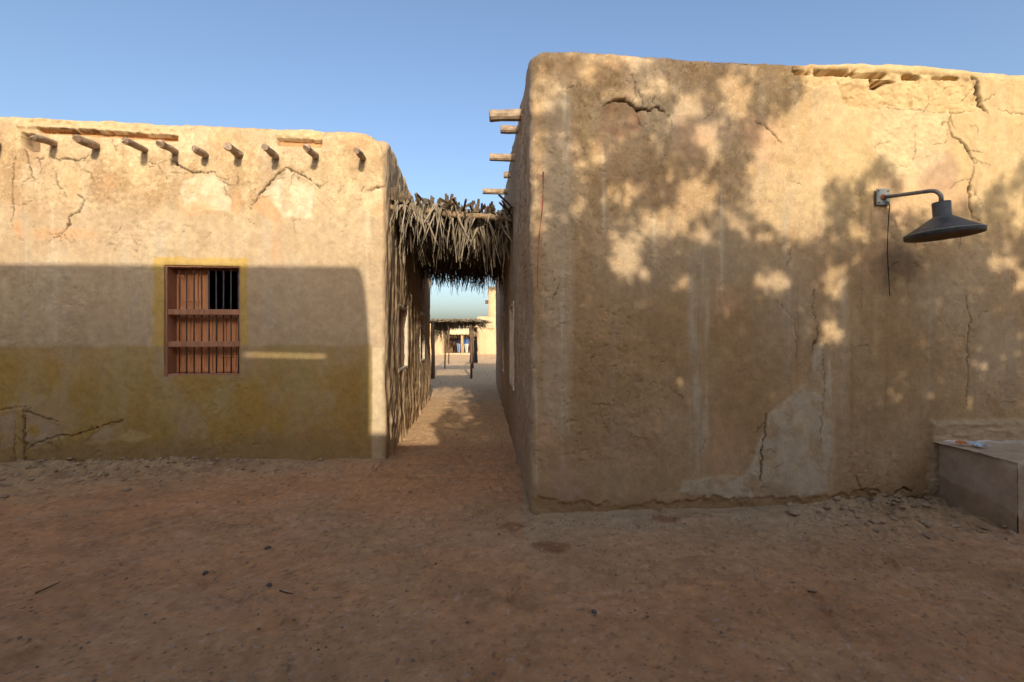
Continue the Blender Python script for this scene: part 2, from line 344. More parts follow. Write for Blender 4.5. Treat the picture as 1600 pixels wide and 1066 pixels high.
def common(p, lo=0.012):
    U, Z, sd = p.U, p.Z, p.seed
    n1 = fbm(U * 1.3, Z * 1.3, sd, 5); n2 = fbm(U * 4.5, Z * 4.5, sd + 1, 5); n3 = fbm(U * 22, Z * 22, sd + 2, 4)
    p.mix(sst(0.42, 0.68, n1), BRN, 0.6); p.mix(sst(0.50, 0.70, n2), PNK, 0.4); p.mix(sst(.5, .66, fbm(U * 5.5, Z * 3.6, sd + 20, 6, .6)), BRN * .85, 0.5); p.mix(sst(0.5, 0.8, fbm(U * 2.6, Z * 2.6, sd + 5, 5)), PALE, 0.35)
    st = fbs(U * 9, Z * 0.55, sd + 6, 4); p.mix(sst(0.5, 0.78, st), GRY, 0.40)
    st = fbs(U * 16, Z * 0.8, sd + 8, 4); p.mix(sst(0.55, 0.8, st), BRN, 0.35)
    fine = fbs(U * 60, Z * 5, sd + 9, 3); p.c *= (0.93 + 0.14 * fine)[..., None]
    p.c *= (0.87 + 0.26 * n3)[..., None]; p.c *= (0.88 + 0.24 * fbm(U * 9, Z * 7, sd + 21, 5, .65))[..., None]
    bl = fbm(U * 2.1 + .35 * n2, Z * 1.7 + .35 * n3, sd + 26, 6, .58); p.mix(sst(.515, .545, bl), [0.37, 0.24, 0.13], 0.42); bm = fbm(U * 6.5, Z * 5.5, sd + 28, 6, .62); p.mix(sst(.56, .60, bm), [0.34, 0.215, 0.12], 0.38); p.mix(1 - sst(.38, .42, bm), [0.56, 0.40, 0.27], 0.30); p.mix(sst(.455, .43, bl) * 0 + (1 - sst(.40, .43, bl)), [0.55, 0.42, 0.27], 0.38)
    scr = np.abs(fbm(U * 7, Z * 13, sd + 22, 4) - .5); p.mix((1 - sst(.004, .016, scr)) * sst(.45, .6, fbm(U * 3, Z * 3, sd + 23, 3)), DRK, 0.35)
    speck = fbm(U * 70, Z * 70, sd + 10, 2); p.mix(sst(0.74, 0.80, speck), DRK, 0.5); p.mix(1 - sst(0.19, 0.25, speck), PALE, 0.45)
    rgh = .25 + 1.1 * sst(.42, .66, fbm(U * 1.1, Z * 1.1, sd + 25, 4)); p.d += lo * 2.4 * (fbm(U * 1.6, Z * 1.6, sd + 11, 4) - .5) + rgh * (lo * 1.0 * (fbm(U * 7, Z * 7, sd + 12, 4) - .5) + lo * 0.5 * (n3 - .5))
    # trowel facets and small pits
    f = fbm(U * 11 + 3 * n2, Z * 6, sd + 13, 3); p.d += lo * 0.5 * np.abs(f - .5)
    p.d -= rgh * lo * 0.5 * sst(0.72, 0.8, fbm(U * 34, Z * 34, sd + 14, 2))

def paint_right(U, Z):
    p = Paint(U, Z, TAN, 100); common(p)
    W = lambda *q: [right_at(a, b) for a, b in q]
    k = 0.0060
    def B(x, y, rx, ry, col, al, soft=0.5): X, z = right_at(x, y); p.mix(p.blob(X, z, rx * k, ry * k, soft), col, al)
    def St(x, wd, y0, y1, col, al, sd): X, z1 = right_at(x, y0); _, z0 = right_at(x, y1); p.streak(X, wd * k, z0, z1, col, al, sd)
    # warmer, browner lower two thirds; lighter ochre towards the upper right
    low = 1 - sst(2.2, 3.2, Z + 0.5 * (fbm(U * 1.1, Z * 1.1, 140, 3) - .5)); p.mix(low, [0.40, 0.275, 0.165], 0.55)
    up = sst(2.0, 3.4, U + 0.6 * (fbm(U * .9, Z * .9, 141, 3) - .5)) * sst(2.3, 3.0, Z); p.mix(up, [0.58, 0.42, 0.225], 0.6)
    for (x, y, rx, ry) in ((1130, 520, 90, 130), (980, 520, 80, 120), (1400, 560, 60, 110), (1010, 260, 70, 60), (1170, 640, 60, 60), (920, 640, 50, 70)):
        B(x, y, rx, ry, [0.36, 0.225, 0.115], 0.45, 0.7)
    for (x, y, rx, ry) in ((1010, 400, 60, 60), (1130, 400, 50, 60), (1230, 480, 40, 60), (1480, 470, 70, 50), (1560, 560, 50, 60), (1090, 200, 60, 40)):
        B(x, y, rx, ry, GRY, 0.35, 0.8)
    # pale upright band beside the corner, and run-off streaks
    p.mix(p.rect(right_at(850, 0)[0], right_at(893, 0)[0], 0.7, 3.75, 0.05), [0.53, 0.44, 0.34], 0.45)
    St(884, 7, 140, 520, [0.57, 0.48, 0.37], 0.75, 1); St(879, 4, 420, 720, [0.59, 0.49, 0.37], 0.8, 2); St(836, 5, 540, 770, WHT, 0.7, 3)
    St(1089, 13, 380, 770, [0.47, 0.40, 0.31], 0.95, 4); St(1104, 5, 420, 700, [0.51, 0.42, 0.31], 0.6, 5); St(1126, 5, 290, 480, [0.57, 0.48, 0.36], 0.6, 6)
    St(942, 3, 240, 360, [0.62, 0.54, 0.42], 0.6, 7); St(1022, 3, 330, 520, [0.58, 0.49, 0.38], 0.5, 8); St(1300, 9, 470, 770, [0.55, 0.42, 0.28], 0.6, 9)
    for i, (x, y0, y1) in enumerate(((1345, 300, 520), (1360, 290, 560), (1330, 520, 760), (1352, 560, 740), (1384, 470, 700), (1272, 300, 520), (1246, 420, 620), (1420, 330, 600), (1525, 420, 650))):
        St(x, 3, y0, y1, BRN * 0.8, 0.5, 20 + i)
    for i, (x, y0, y1) in enumerate(((1230, 300, 600), (1318, 420, 700), (1450, 430, 640), (1572, 380, 640), (960, 480, 700))):
        St(x, 6, y0, y1, GRY, 0.5, 40 + i)
    # grey cement repair low on the wall
    g = p.poly(W((1165, 742), (1186, 692), (1200, 648), (1238, 618), (1262, 596), (1272, 545), (1284, 535), (1296, 570), (1300, 700), (1292, 768), (1235, 782), (1170, 790), (1060, 772), (1066, 752), (1110, 746)), 0.02)
    p.mix(p.mot(g), [0.52, 0.43, 0.335], 0.95); p.d += 0.006 * g
    # bare pink undercoat where render has fallen, and a mauve-brown patch
    g = p.poly(W((942, 170), (960, 158), (990, 164), (1006, 178), (1000, 206), (965, 216), (938, 204)), 0.03); p.mix(p.mot(g), [0.46, 0.265, 0.165], 0.8); p.d -= 0.012 * g
    g = p.poly(W((1428, 240), (1450, 228), (1486, 236), (1500, 270), (1490, 300), (1450, 300), (1432, 280)), 0.05); p.mix(g, [0.40, 0.27, 0.185], 0.75); p.d -= 0.006 * g
    g = p.poly(W((866, 740), (880, 728), (905, 745), (922, 768), (895, 782), (866, 784)), 0.03); p.mix(p.mot(g), [0.46, 0.31, 0.24], 0.8)
    for (x, y, rx, ry) in ((1085, 215, 25, 30), (1175, 205, 22, 20), (1195, 215, 25, 30), (1480, 310, 40, 30), (1400, 330, 40, 25), (1370, 410, 20, 30), (1130, 700, 30, 40), (855, 690, 16, 40), (1140, 470, 20, 20), (1405, 290, 30, 15)):
        B(x, y, rx, ry, [0.55, 0.335, 0.21], 0.5, 0.6)
    B(1120, 118, 18, 22, [0.33, 0.22, 0.13], 0.6); B(905, 105, 40, 14, [0.40, 0.26, 0.14], 0.5, 0.7)
    # crumbled strip of render below the coping with the hollow blocks showing
    g = p.poly(W((1240, 101), (1300, 106), (1380, 112), (1450, 116), (1522, 120), (1530, 150), (1534, 172), (1484, 176), (1420, 168), (1385, 165), (1372, 172), (1320, 160), (1312, 132), (1290, 128), (1272, 136), (1242, 124)), 0.012)
    rough = fbm(U * 13, Z * 22, 150, 5, .6); p.mix(g, [0.56, 0.40, 0.215], 0.6); p.d += g * (-0.020 + 0.009 * (rough - .5) * 2 + 0.009 * (fbm(U * 60, Z * 60, 154, 3) - .5) * 2 - .012 * sst(.6, .75, fbm(U * 18, Z * 30, 155, 4)))
    p.mix(g * sst(.55, .75, fbm(U * 12, Z * 12, 151, 4)), [0.38, 0.25, 0.13], 0.6)
    g2 = p.poly(W((1312, 132), (1345, 128), (1360, 140), (1352, 168), (1318, 160)), 0.02); p.mix(g2, [0.44, 0.29, 0.15], 0.6); p.d -= 0.012 * g2
    g = p.poly(W((1380, 170), (1480, 178), (1476, 250), (1420, 290), (1370, 250), (1360, 200)), 0.05); p.mix(g, [0.62, 0.47, 0.30], 0.55); p.d += g * 0.016 * (fbm(U * 40, Z * 40, 152, 3) - .5)
    for (x0, x1, y, h) in ((1241, 1265, 111, 5), (1276, 1326, 113, 6), (1334, 1384, 116, 6), (1414, 1436, 120, 5), (1460, 1500, 121, 2.5)):
        A = right_at(x0, y); Bq = right_at(x1, y + (x1 - x0) * 0.03); D, T = p.seg_dist([A, Bq], p.U + (p.wu - U) * .25, p.Z + (p.wz - Z) * .25)
        m = 1 - sst(h * k * 0.55, h * k * 0.55 + 0.008, D); p.d -= 0.15 * m; p.mix(m, [0.26, 0.16, 0.085], 0.8)
    D, _ = p.seg_dist(W((1240, 104), (1330, 108), (1420, 113), (1520, 119)), U, Z); m = 1 - sst(0.008, 0.018, D); p.d -= 0.014 * m * sst(.35, .5, fbm(U * 5, Z * 0, 153, 2))
    g = p.poly(W((1361, 123), (1400, 127), (1384, 131), (1368, 139), (1363, 136)), 0.006, .4); p.d -= 0.14 * g; p.mix(g, [0.36, 0.20, 0.10], 0.7)
    # cracks
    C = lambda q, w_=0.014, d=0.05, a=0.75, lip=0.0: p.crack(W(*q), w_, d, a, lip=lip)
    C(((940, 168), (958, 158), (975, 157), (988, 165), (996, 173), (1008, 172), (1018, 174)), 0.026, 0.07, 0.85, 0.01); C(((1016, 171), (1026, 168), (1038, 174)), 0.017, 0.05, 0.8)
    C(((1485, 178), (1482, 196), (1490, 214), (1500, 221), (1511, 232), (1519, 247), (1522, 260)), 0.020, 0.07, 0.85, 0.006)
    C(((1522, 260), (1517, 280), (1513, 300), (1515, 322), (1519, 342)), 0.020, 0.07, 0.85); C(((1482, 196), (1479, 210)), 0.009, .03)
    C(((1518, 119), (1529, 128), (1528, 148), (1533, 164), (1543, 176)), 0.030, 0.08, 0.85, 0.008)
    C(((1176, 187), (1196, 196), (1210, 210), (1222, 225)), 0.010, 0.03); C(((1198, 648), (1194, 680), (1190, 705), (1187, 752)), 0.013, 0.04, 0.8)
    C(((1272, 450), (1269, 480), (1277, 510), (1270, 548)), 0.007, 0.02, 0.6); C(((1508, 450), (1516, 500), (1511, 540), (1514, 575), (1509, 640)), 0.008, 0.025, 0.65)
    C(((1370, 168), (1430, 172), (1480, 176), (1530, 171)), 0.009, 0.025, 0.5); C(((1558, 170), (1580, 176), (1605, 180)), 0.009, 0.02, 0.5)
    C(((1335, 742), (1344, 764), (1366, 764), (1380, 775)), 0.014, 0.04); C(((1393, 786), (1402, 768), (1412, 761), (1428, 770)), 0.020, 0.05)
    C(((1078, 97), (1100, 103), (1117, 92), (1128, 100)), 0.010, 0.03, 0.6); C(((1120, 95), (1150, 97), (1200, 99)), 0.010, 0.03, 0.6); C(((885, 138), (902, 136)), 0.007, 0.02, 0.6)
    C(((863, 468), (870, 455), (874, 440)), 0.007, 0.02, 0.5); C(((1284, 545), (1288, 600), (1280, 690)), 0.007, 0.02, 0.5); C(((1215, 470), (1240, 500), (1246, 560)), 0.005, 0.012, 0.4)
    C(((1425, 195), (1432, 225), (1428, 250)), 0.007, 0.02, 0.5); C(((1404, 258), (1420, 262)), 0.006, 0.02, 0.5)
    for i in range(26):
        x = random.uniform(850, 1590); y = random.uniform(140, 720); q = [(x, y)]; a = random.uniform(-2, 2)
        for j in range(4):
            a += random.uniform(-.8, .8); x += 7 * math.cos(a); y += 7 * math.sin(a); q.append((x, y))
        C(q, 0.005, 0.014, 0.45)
    # undercut base, render broken away above the ground
    ze = 0.07 + 0.22 * (fbm(U * 1.9, U * 0, 160, 5) - .42) + 0.13 * (fbm(U * 9, Z * 9, 161, 5, .6) - .5)
    m = 1 - sst(-0.010, 0.010, Z - ze); p.d -= 0.013 * m; p.mix(m, [0.32, 0.205, 0.11], 0.8); p.d += m * 0.02 * (fbm(U * 20, Z * 20, 162, 3) - .5)
    p.mix(np.exp(-((Z - ze) / 0.16) ** 2) * (1 - m) * sst(.4, .6, fbm(U * 4, Z * 4, 163, 4)), [0.33, 0.215, 0.12], 0.6)
    # eroded step above the bench
    g = sst(3.98, 4.06, U) * (1 - sst(.74, .80, Z + .05 * (fbm(U * 9, Z * 9, 164, 3) - .5))); p.d += g * 0.035; p.mix(g, [0.45, 0.34, 0.235], 0.7); p.d += g * 0.03 * (fbm(U * 9, Z * 28, 165, 4) - .5)
    return p.c * np.array([.95, .93, .83]), p.d

def paint_left(U, Z):
    p = Paint(U, Z, np.array([0.565, 0.42, 0.255]), 300); common(p, 0.011)
    W = lambda *q: [left_at(a, b) for a, b in q]; k = 0.0079
    def B(x, y, rx, ry, col, al, soft=0.5): X, z = left_at(x, y); p.mix(p.blob(X, z, rx * k, ry * k, soft), col, al)
    def St(x, wd, y0, y1, col, al, sd): X, z1 = left_at(x, y0); _, z0 = left_at(x, y1); p.streak(X, wd * k, z0, z1, col, al, sd)
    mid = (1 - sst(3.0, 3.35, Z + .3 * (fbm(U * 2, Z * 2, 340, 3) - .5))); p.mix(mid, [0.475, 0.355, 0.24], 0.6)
    mid2 = 1 - sst(2.4, 2.6, Z); p.mix(mid2, [0.43, 0.33, 0.24], 0.45)  # darker tone of the part below the shadow edge put into the wall
    for i in range(30):
        x = random.uniform(0, 600); y0 = random.uniform(300, 470); St(x, random.uniform(3, 12), y0, y0 + random.uniform(80, 260), random.choice([GRY, PALE, [0.46, 0.40, 0.34], [0.40, 0.30, 0.21]]), 0.55, 50 + i)
    # yellow lime-wash: dado and window surround
    wob = 0.02 * (fbm(U * 4, Z * 4, 341, 3) - .5)
    d = (1 - sst(1.44, 1.50, Z + wob * 2.5)) * (1 - sst(-1.80, -1.775, U + wob))
    x0 = left_at(240, 0)[0]; x1 = left_at(386, 0)[0]; fr = p.rect(x0, x1, 1.0, left_at(300, 403)[1], 0.016, 0.8)
    yel = np.clip(np.maximum(d, fr), 0, 1); wear = (.62 + .38 * sst(1.52, 1.05, Z + .5 * (fbm(U * 1.5, Z * 1.5, 347, 4) - .5))) * (0.45 + 0.55 * sst(.36, .60, fbm(U * 3, Z * 1.6, 342, 6, .6)))
    p.mix(yel * wear, OCH, 0.88); p.mix(fr * (1 - d), [0.54, 0.355, 0.085], 0.6)
    dd = d * (1 - .6 * fr); p.c *= (1 - .14 * d * sst(1.4, .3, Z) )[..., None] if False else (1 - .12 * d)[..., None]
    p.mix(dd * sst(.48, .72, fbs(U * 5, Z * .7, 343, 4)), [0.37, 0.28, 0.13], 0.6); p.mix(dd * sst(.52, .75, fbm(U * 2.4, Z * 2.4, 344, 5)), [0.34, 0.21, 0.08], 0.7)
    for (x, y, rx, ry) in ((50, 590, 16, 50), (175, 600, 28, 55), (258, 625, 28, 40), (335, 630, 22, 20), (480, 600, 30, 50), (100, 520, 40, 22), (30, 500, 25, 40)):
        B(x, y, rx, ry, [0.42, 0.34, 0.20], 0.35, 0.9)
    # bare corner quoin
    q = sst(-1.80, -1.775, U + wob) * (1 - sst(1.44, 1.46, Z)); p.mix(q, [0.60, 0.475, 0.33], 0.75); p.mix(q * (1 - sst(.25, .5, Z + .2 * (p.n - .5))), [0.40, 0.30, 0.20], 0.7)
    # parapet: fallen render over red boarding, gap under the coping
    def boards(q, dep, col):
        g = p.poly(W(*q), 0.006, .25); p.d -= dep * g; p.mix(g, col, 0.85); return g
    n_ = fbm(U * 24, Z * 24, 345, 4)
    g = p.poly(W((30, 181), (60, 182), (150, 186), (290, 193), (288, 206), (278, 212), (160, 203), (60, 197), (30, 197)), 0.01); p.d += g * (-0.012 + 0.035 * (n_ - .5) * 2); p.mix(g, [0.52, 0.37, 0.22], 0.6)
    g = p.poly(W((33, 190), (48, 192), (126, 197), (124, 190), (60, 184)), 0.008, .6); p.d -= 0.05 * g * sst(.42, .6, fbm(U * 14, Z * 14, 346, 3))
    boards(((58, 200), (140, 204), (278, 213), (277, 221), (240, 219), (150, 213), (60, 208)), 0.075, [0.43, 0.225, 0.11])
    boards(((432, 216), (503, 219), (502, 231), (434, 228)), 0.075, [0.44, 0.235, 0.115])
    g = p.poly(W((424, 202), (506, 206), (503, 218), (432, 215)), 0.01); p.d += g * (-0.012 + 0.03 * (n_ - .5) * 2); p.mix(g, [0.50, 0.345, 0.19], 0.6)
    boards(((34, 207), (61, 213), (61, 236), (50, 236), (34, 226)), 0.13, [0.20, 0.13, 0.085])
    D, _ = p.seg_dist(W((30, 197), (140, 202), (278, 211)), U, Z + .012 * (n_ - .5)); p.d += 0.022 * (1 - sst(0.010, 0.03, D))
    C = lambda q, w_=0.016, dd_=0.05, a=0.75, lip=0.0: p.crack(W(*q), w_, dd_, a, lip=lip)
    # flaked patches
    g = p.poly(W((277, 303), (290, 280), (308, 272), (335, 271), (356, 287), (364, 310), (360, 332), (322, 326), (300, 330), (280, 322)), 0.02); p.mix(p.mot(g), [0.58, 0.475, 0.34], 0.95); p.mix(g * sst(.56, .66, fbm(U * 9, Z * 9, 380, 5)), ORG, .4); p.d -= 0.012 * g
    g = p.poly(W((410, 305), (430, 280), (447, 264), (472, 278), (492, 290), (486, 338), (444, 340), (430, 318)), 0.02); p.mix(p.mot(g), [0.60, 0.495, 0.36], 0.95); p.mix(g * sst(.56, .66, fbm(U * 8, Z * 6, 381, 5)), [0.46, 0.40, 0.31], .5); p.d -= 0.014 * g
    g = p.poly(W((394, 325), (408, 306), (424, 306), (434, 330), (438, 362), (430, 345), (410, 335)), 0.03); p.mix(g, ORG, 0.65)
    g = p.poly(W((562, 300), (580, 296), (601, 292), (602, 332), (586, 342), (572, 332)), 0.02); p.mix(p.mot(g), [0.68, 0.50, 0.33], 0.85); p.d -= 0.014 * g
    for (x, y, rx, ry, a) in ((310, 326, 24, 10, .6), (368, 315, 7, 14, .6), (95, 366, 40, 9, .55), (28, 356, 6, 14, .6), (590, 330, 12, 10, .6), (115, 285, 6, 18, .4), (430, 385, 6, 25, .4), (345, 222, 14, 18, .4), (560, 220, 30, 12, .4), (170, 285, 8, 10, .4)):
        B(x, y, rx, ry, ORG, a, 0.6)
    g = p.poly(W((0, 648), (18, 641), (24, 660), (22, 695), (0, 705)), 0.02); p.mix(p.mot(g), [0.40, 0.30, 0.225], 0.7); p.d -= .01 * g
    g = p.poly(W((38, 642), (60, 650), (95, 664), (100, 680), (70, 692), (58, 700), (38, 702)), 0.02); p.mix(p.mot(g), [0.41, 0.305, 0.23], 0.75); p.d -= .012 * g
    B(52, 672, 10, 9, OCH, 0.8, .3)
    g = p.poly(W((128, 690), (160, 668), (192, 658), (196, 678), (176, 688), (140, 692)), 0.02); p.mix(p.mot(g), [0.41, 0.31, 0.225], 0.7); p.d -= .012 * g
    g = p.poly(W((180, 688), (205, 670), (225, 674), (238, 684), (210, 692)), 0.02); p.mix(g, [0.50, 0.37, 0.18], 0.7)
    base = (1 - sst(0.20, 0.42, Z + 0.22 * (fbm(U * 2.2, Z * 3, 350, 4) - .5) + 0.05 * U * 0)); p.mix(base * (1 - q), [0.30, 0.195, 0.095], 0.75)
    st = p.rect(left_at(24, 0)[0], left_at(38, 0)[0], 0.0, left_at(30, 640)[1], 0.008, .3); p.d += 0.012 * st; p.mix(st, [0.42, 0.29, 0.12], 0.35)
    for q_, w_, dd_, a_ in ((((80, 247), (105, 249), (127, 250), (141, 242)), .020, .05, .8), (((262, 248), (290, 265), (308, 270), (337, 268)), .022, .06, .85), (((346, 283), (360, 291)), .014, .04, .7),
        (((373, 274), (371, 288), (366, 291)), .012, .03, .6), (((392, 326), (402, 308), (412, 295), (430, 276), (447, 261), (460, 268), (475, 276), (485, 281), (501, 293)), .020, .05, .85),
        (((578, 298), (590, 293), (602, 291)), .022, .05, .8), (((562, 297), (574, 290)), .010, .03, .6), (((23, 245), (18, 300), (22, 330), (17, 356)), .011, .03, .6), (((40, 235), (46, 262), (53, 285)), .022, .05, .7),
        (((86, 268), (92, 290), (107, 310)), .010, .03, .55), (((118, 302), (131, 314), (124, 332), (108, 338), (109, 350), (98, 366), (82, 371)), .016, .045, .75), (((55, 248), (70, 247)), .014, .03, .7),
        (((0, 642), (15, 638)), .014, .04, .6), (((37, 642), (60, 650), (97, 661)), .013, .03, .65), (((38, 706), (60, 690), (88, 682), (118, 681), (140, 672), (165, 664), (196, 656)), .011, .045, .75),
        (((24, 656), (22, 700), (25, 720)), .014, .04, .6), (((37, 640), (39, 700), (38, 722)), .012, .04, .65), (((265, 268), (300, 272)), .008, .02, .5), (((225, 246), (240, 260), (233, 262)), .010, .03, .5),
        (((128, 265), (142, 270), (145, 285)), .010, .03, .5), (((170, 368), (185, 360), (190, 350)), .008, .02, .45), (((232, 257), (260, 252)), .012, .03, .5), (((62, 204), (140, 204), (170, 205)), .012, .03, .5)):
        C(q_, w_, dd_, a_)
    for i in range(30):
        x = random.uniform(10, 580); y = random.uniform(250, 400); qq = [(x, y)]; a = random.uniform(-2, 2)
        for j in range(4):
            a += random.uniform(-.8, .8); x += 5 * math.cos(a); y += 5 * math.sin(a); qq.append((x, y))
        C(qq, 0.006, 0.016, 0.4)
    g = p.poly(W((70, 255), (260, 262), (290, 380), (180, 400), (60, 375)), 0.2); p.d += g * 0.02 * (fbm(U * 22, Z * 22, 351, 4) - .5)
    return p.c * np.array([.93, .92, .83]), p.d

def paint_left_side(Y, Z):
    """alley face of the left house: rough vertical hand-drawn mud, heavily fluted"""
    p = Paint(Y, Z, [0.42, 0.295, 0.17], 500)
    a = fbs(Y * 7.5 + 0.5 * fbm(Y * 2, Z * 2, 505, 3), Z * 1.1, 501, 5, .55); b = fbs(Y * 14, Z * 2.4, 502, 4); c = fbs(Y * 17, Z * 4.5, 503, 5, .6)
    p.d += 0.026 * (a - .5) * 2 + 0.018 * (b - .5) * 2 + 0.010 * (c - .5) * 2 + 0.009 * (fbs(Y * 30, Z * 7, 506, 3) - .5) * 2
    lumpy = (1 - sst(.5, 1.1, Z)); p.d += lumpy * (0.035 * (fbs(Y * 11, Z * 2.2, 504, 4) - .5) * 2 + .01)
    p.mix(sst(.45, .7, a), [0.47, 0.345, 0.21], 0.6); p.mix(1 - sst(.3, .5, a), [0.30, 0.20, 0.115], 0.6); p.mix(sst(.6, .75, c), PALE, 0.4)
    return p.c, p.d
def paint_right_side(Y, Z):
    p = Paint(Y, Z, [0.37, 0.265, 0.165], 700); common(p, 0.02); p.c *= .85  # whole alley face darkened in colour for the shade on this side
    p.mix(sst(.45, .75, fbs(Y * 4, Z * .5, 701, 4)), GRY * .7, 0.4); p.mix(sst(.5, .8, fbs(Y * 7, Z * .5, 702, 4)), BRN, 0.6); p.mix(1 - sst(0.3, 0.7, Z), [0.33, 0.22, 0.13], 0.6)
    for yy in (4.6, 4.9, 5.3, 6.2):
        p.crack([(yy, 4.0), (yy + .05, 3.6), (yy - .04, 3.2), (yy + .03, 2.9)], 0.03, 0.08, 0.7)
    p.d += .05 * (fbs(Y * 1.2, Z * .4, 703, 3) - .5)
    return p.c, p.d
def paint_plain(U, Z):
    p = Paint(U, Z, TAN, 900); return p.c, p.d + 0.02 * (fbm(U, Z, 901, 3) - .5)

def house_shell(parent, corners, edges, radii, H, paints, coord, holes, rtop, zrows, zb=-0.15, inset=0.4):
    """closed mud wall with a rounded parapet. paints[i] / coord[i]('x'|'y') per edge; holes: (edge, c0, c1, z0, z1)"""
    P, Nn, E, Wt = seg_path(corners, edges, radii); n = len(P)
    prof_v = np.array(zrows)                                      # 0..1 of the straight height
    arc = np.linspace(0, math.pi / 2, 8)[1:]
    nrow = len(prof_v) + len(arc) + 3
    Ht = np.array([H(*q) for q in P])
    Zs = np.zeros((n, nrow)); In = np.zeros((n, nrow))
    Zs[:, :len(prof_v)] = zb + (Ht - rtop - zb)[:, None] * prof_v[None, :]
    k = len(prof_v)
    for j, a in enumerate(arc):
        Zs[:, k + j] = Ht - rtop + rtop * math.sin(a); In[:, k + j] = rtop * (1 - math.cos(a))
    e0 = k + len(arc)
    Zs[:, e0] = Ht + 0.0; In[:, e0] = rtop + 0.08; Zs[:, e0 + 1] = Ht - 0.03; In[:, e0 + 1] = inset; Zs[:, e0 + 2] = Ht - 0.55; In[:, e0 + 2] = inset + .02
    X = P[:, 0]; Y = P[:, 1]
    Col = np.zeros((n, nrow, 3)); Dsp = np.zeros((n, nrow)); Wsum = np.zeros(n)
    ne = len(corners)
    for e in range(ne):
        wgt = np.where(E == e, np.where(Wt < 0, 1.0, 1 - Wt), 0.0)
        pe = (e - 1) % ne; wgt = np.where((E == pe) & (Wt >= 0), Wt, wgt)
        sel = np.nonzero(wgt > 0)[0]
        if len(sel) == 0: continue
        cc = (X if coord[e] == 'x' else Y)[sel]
        U = np.repeat(cc[:, None], nrow, 1); c, d = paints[e](U, Zs[sel])
        Col[sel] += c * wgt[sel][:, None, None]; Dsp[sel] += d * wgt[sel][:, None]; Wsum[sel] += wgt[sel]
    # keep the surface true around the openings
    keep = np.ones((n, nrow - 1), bool)
    Zc = 0.25 * (Zs[:, :-1] + Zs[:, 1:]) * 2
    for (e, c0, c1, z0, z1) in holes:
        cc = X if coord[e] == 'x' else Y
        oe = (E == e) & (Wt < 0)
        dist = np.maximum(np.maximum(c0 - cc, cc - c1)[:, None] * np.ones((1, nrow)), np.maximum(z0 - Zs, Zs - z1))
        f = sst(0.0, 0.06, dist); Dsp = np.where(oe[:, None], Dsp * f, Dsp)
        cm = 0.5 * (cc + np.roll(cc, -1)); zm = 0.5 * (Zs[:, :-1] + Zs[:, 1:])
        inside = (oe[:, None]) & (cm[:, None] > c0) & (cm[:, None] < c1) & (zm > z0) & (zm < z1)
        keep &= ~inside
    fade = np.ones(nrow); fade[e0 + 1:] = 0.0; Dsp = Dsp * fade[None, :]
    top_n = fbm(X * 3, Y * 3, 77, 4)
    Zs[:, k:] += 0.035 * (top_n - .5)[:, None] + 0.02 * (fbm(X * 14, Y * 14, 78, 3) - .5)[:, None]
    off = Dsp - In
    V = np.stack([X[:, None] + Nn[:, 0:1] * off, Y[:, None] + Nn[:, 1:2] * off, Zs], -1).reshape(-1, 3)
    loc = np.array(parent.location); V = V - loc
    grid_mesh('wall', V, n, nrow, M['wall'], parent, Col.reshape(-1, 3), True, keep)
    c = np.mean(np.array(corners), 0); mb = MB()
    ring = [(q[0] + (c[0] - q[0]) / max(1e-6, np.linalg.norm(c - np.array(q))) * inset * 1.2, q[1] + (c[1] - q[1]) / max(1e-6, np.linalg.norm(c - np.array(q))) * inset * 1.2) for q in corners]
    hr = float(np.min(Ht)) - 0.32
    mb.add([(a, b, hr) for a, b in ring] + [(a, b, hr - .25) for a, b in ring], [tuple(range(len(ring))), tuple(range(2 * len(ring) - 1, len(ring) - 1, -1))] + [(i, i + len(ring), (i + 1) % len(ring) + len(ring), (i + 1) % len(ring)) for i in range(len(ring))])
    mb.build('roof', M['roof'], parent)

def rows(zmax, step, fine_to=1e9):
    k = int(zmax / step); return list(np.arange(k + 1) / k)

def reveal(parent, A, B, inward, depth, z0, z1, mat, floor_mat=None, grow=0.012):
    """lining of an opening between plan points A and B, going `inward`"""
    A = Vector((A[0], A[1], 0)); B = Vector((B[0], B[1], 0)); I = Vector((inward[0], inward[1], 0)).normalized()
    d = (B - A).normalized(); mb = MB(); t = 0.05; g = grow
    # four slabs: left, right, sill, lintel, set just outside the opening so nothing is coplanar with the wall
    def slab(c, sz):
        ang = math.atan2(d.y, d.x); mb.box(c, sz, Matrix.Rotation(ang, 3, 'Z'))
    L = (B - A).length; zc = (z0 + z1) / 2; hz = z1 - z0
    o = I * (depth / 2 - 0.008)
    slab(A - d * (t / 2 - g) + o + Vector((0, 0, zc)), (t, depth, hz + 2 * t)); slab(B + d * (t / 2 - g) + o + Vector((0, 0, zc)), (t, depth, hz + 2 * t))
    m = (A + B) / 2
    slab(m + o + Vector((0, 0, z0 - t / 2 + g)), (L - 2 * g, depth - .004, t)); slab(m + o + Vector((0, 0, z1 + t / 2 - g)), (L - 2 * g, depth - .004, t))
    return mb.build('reveal', mat, parent, bevel=0.012)

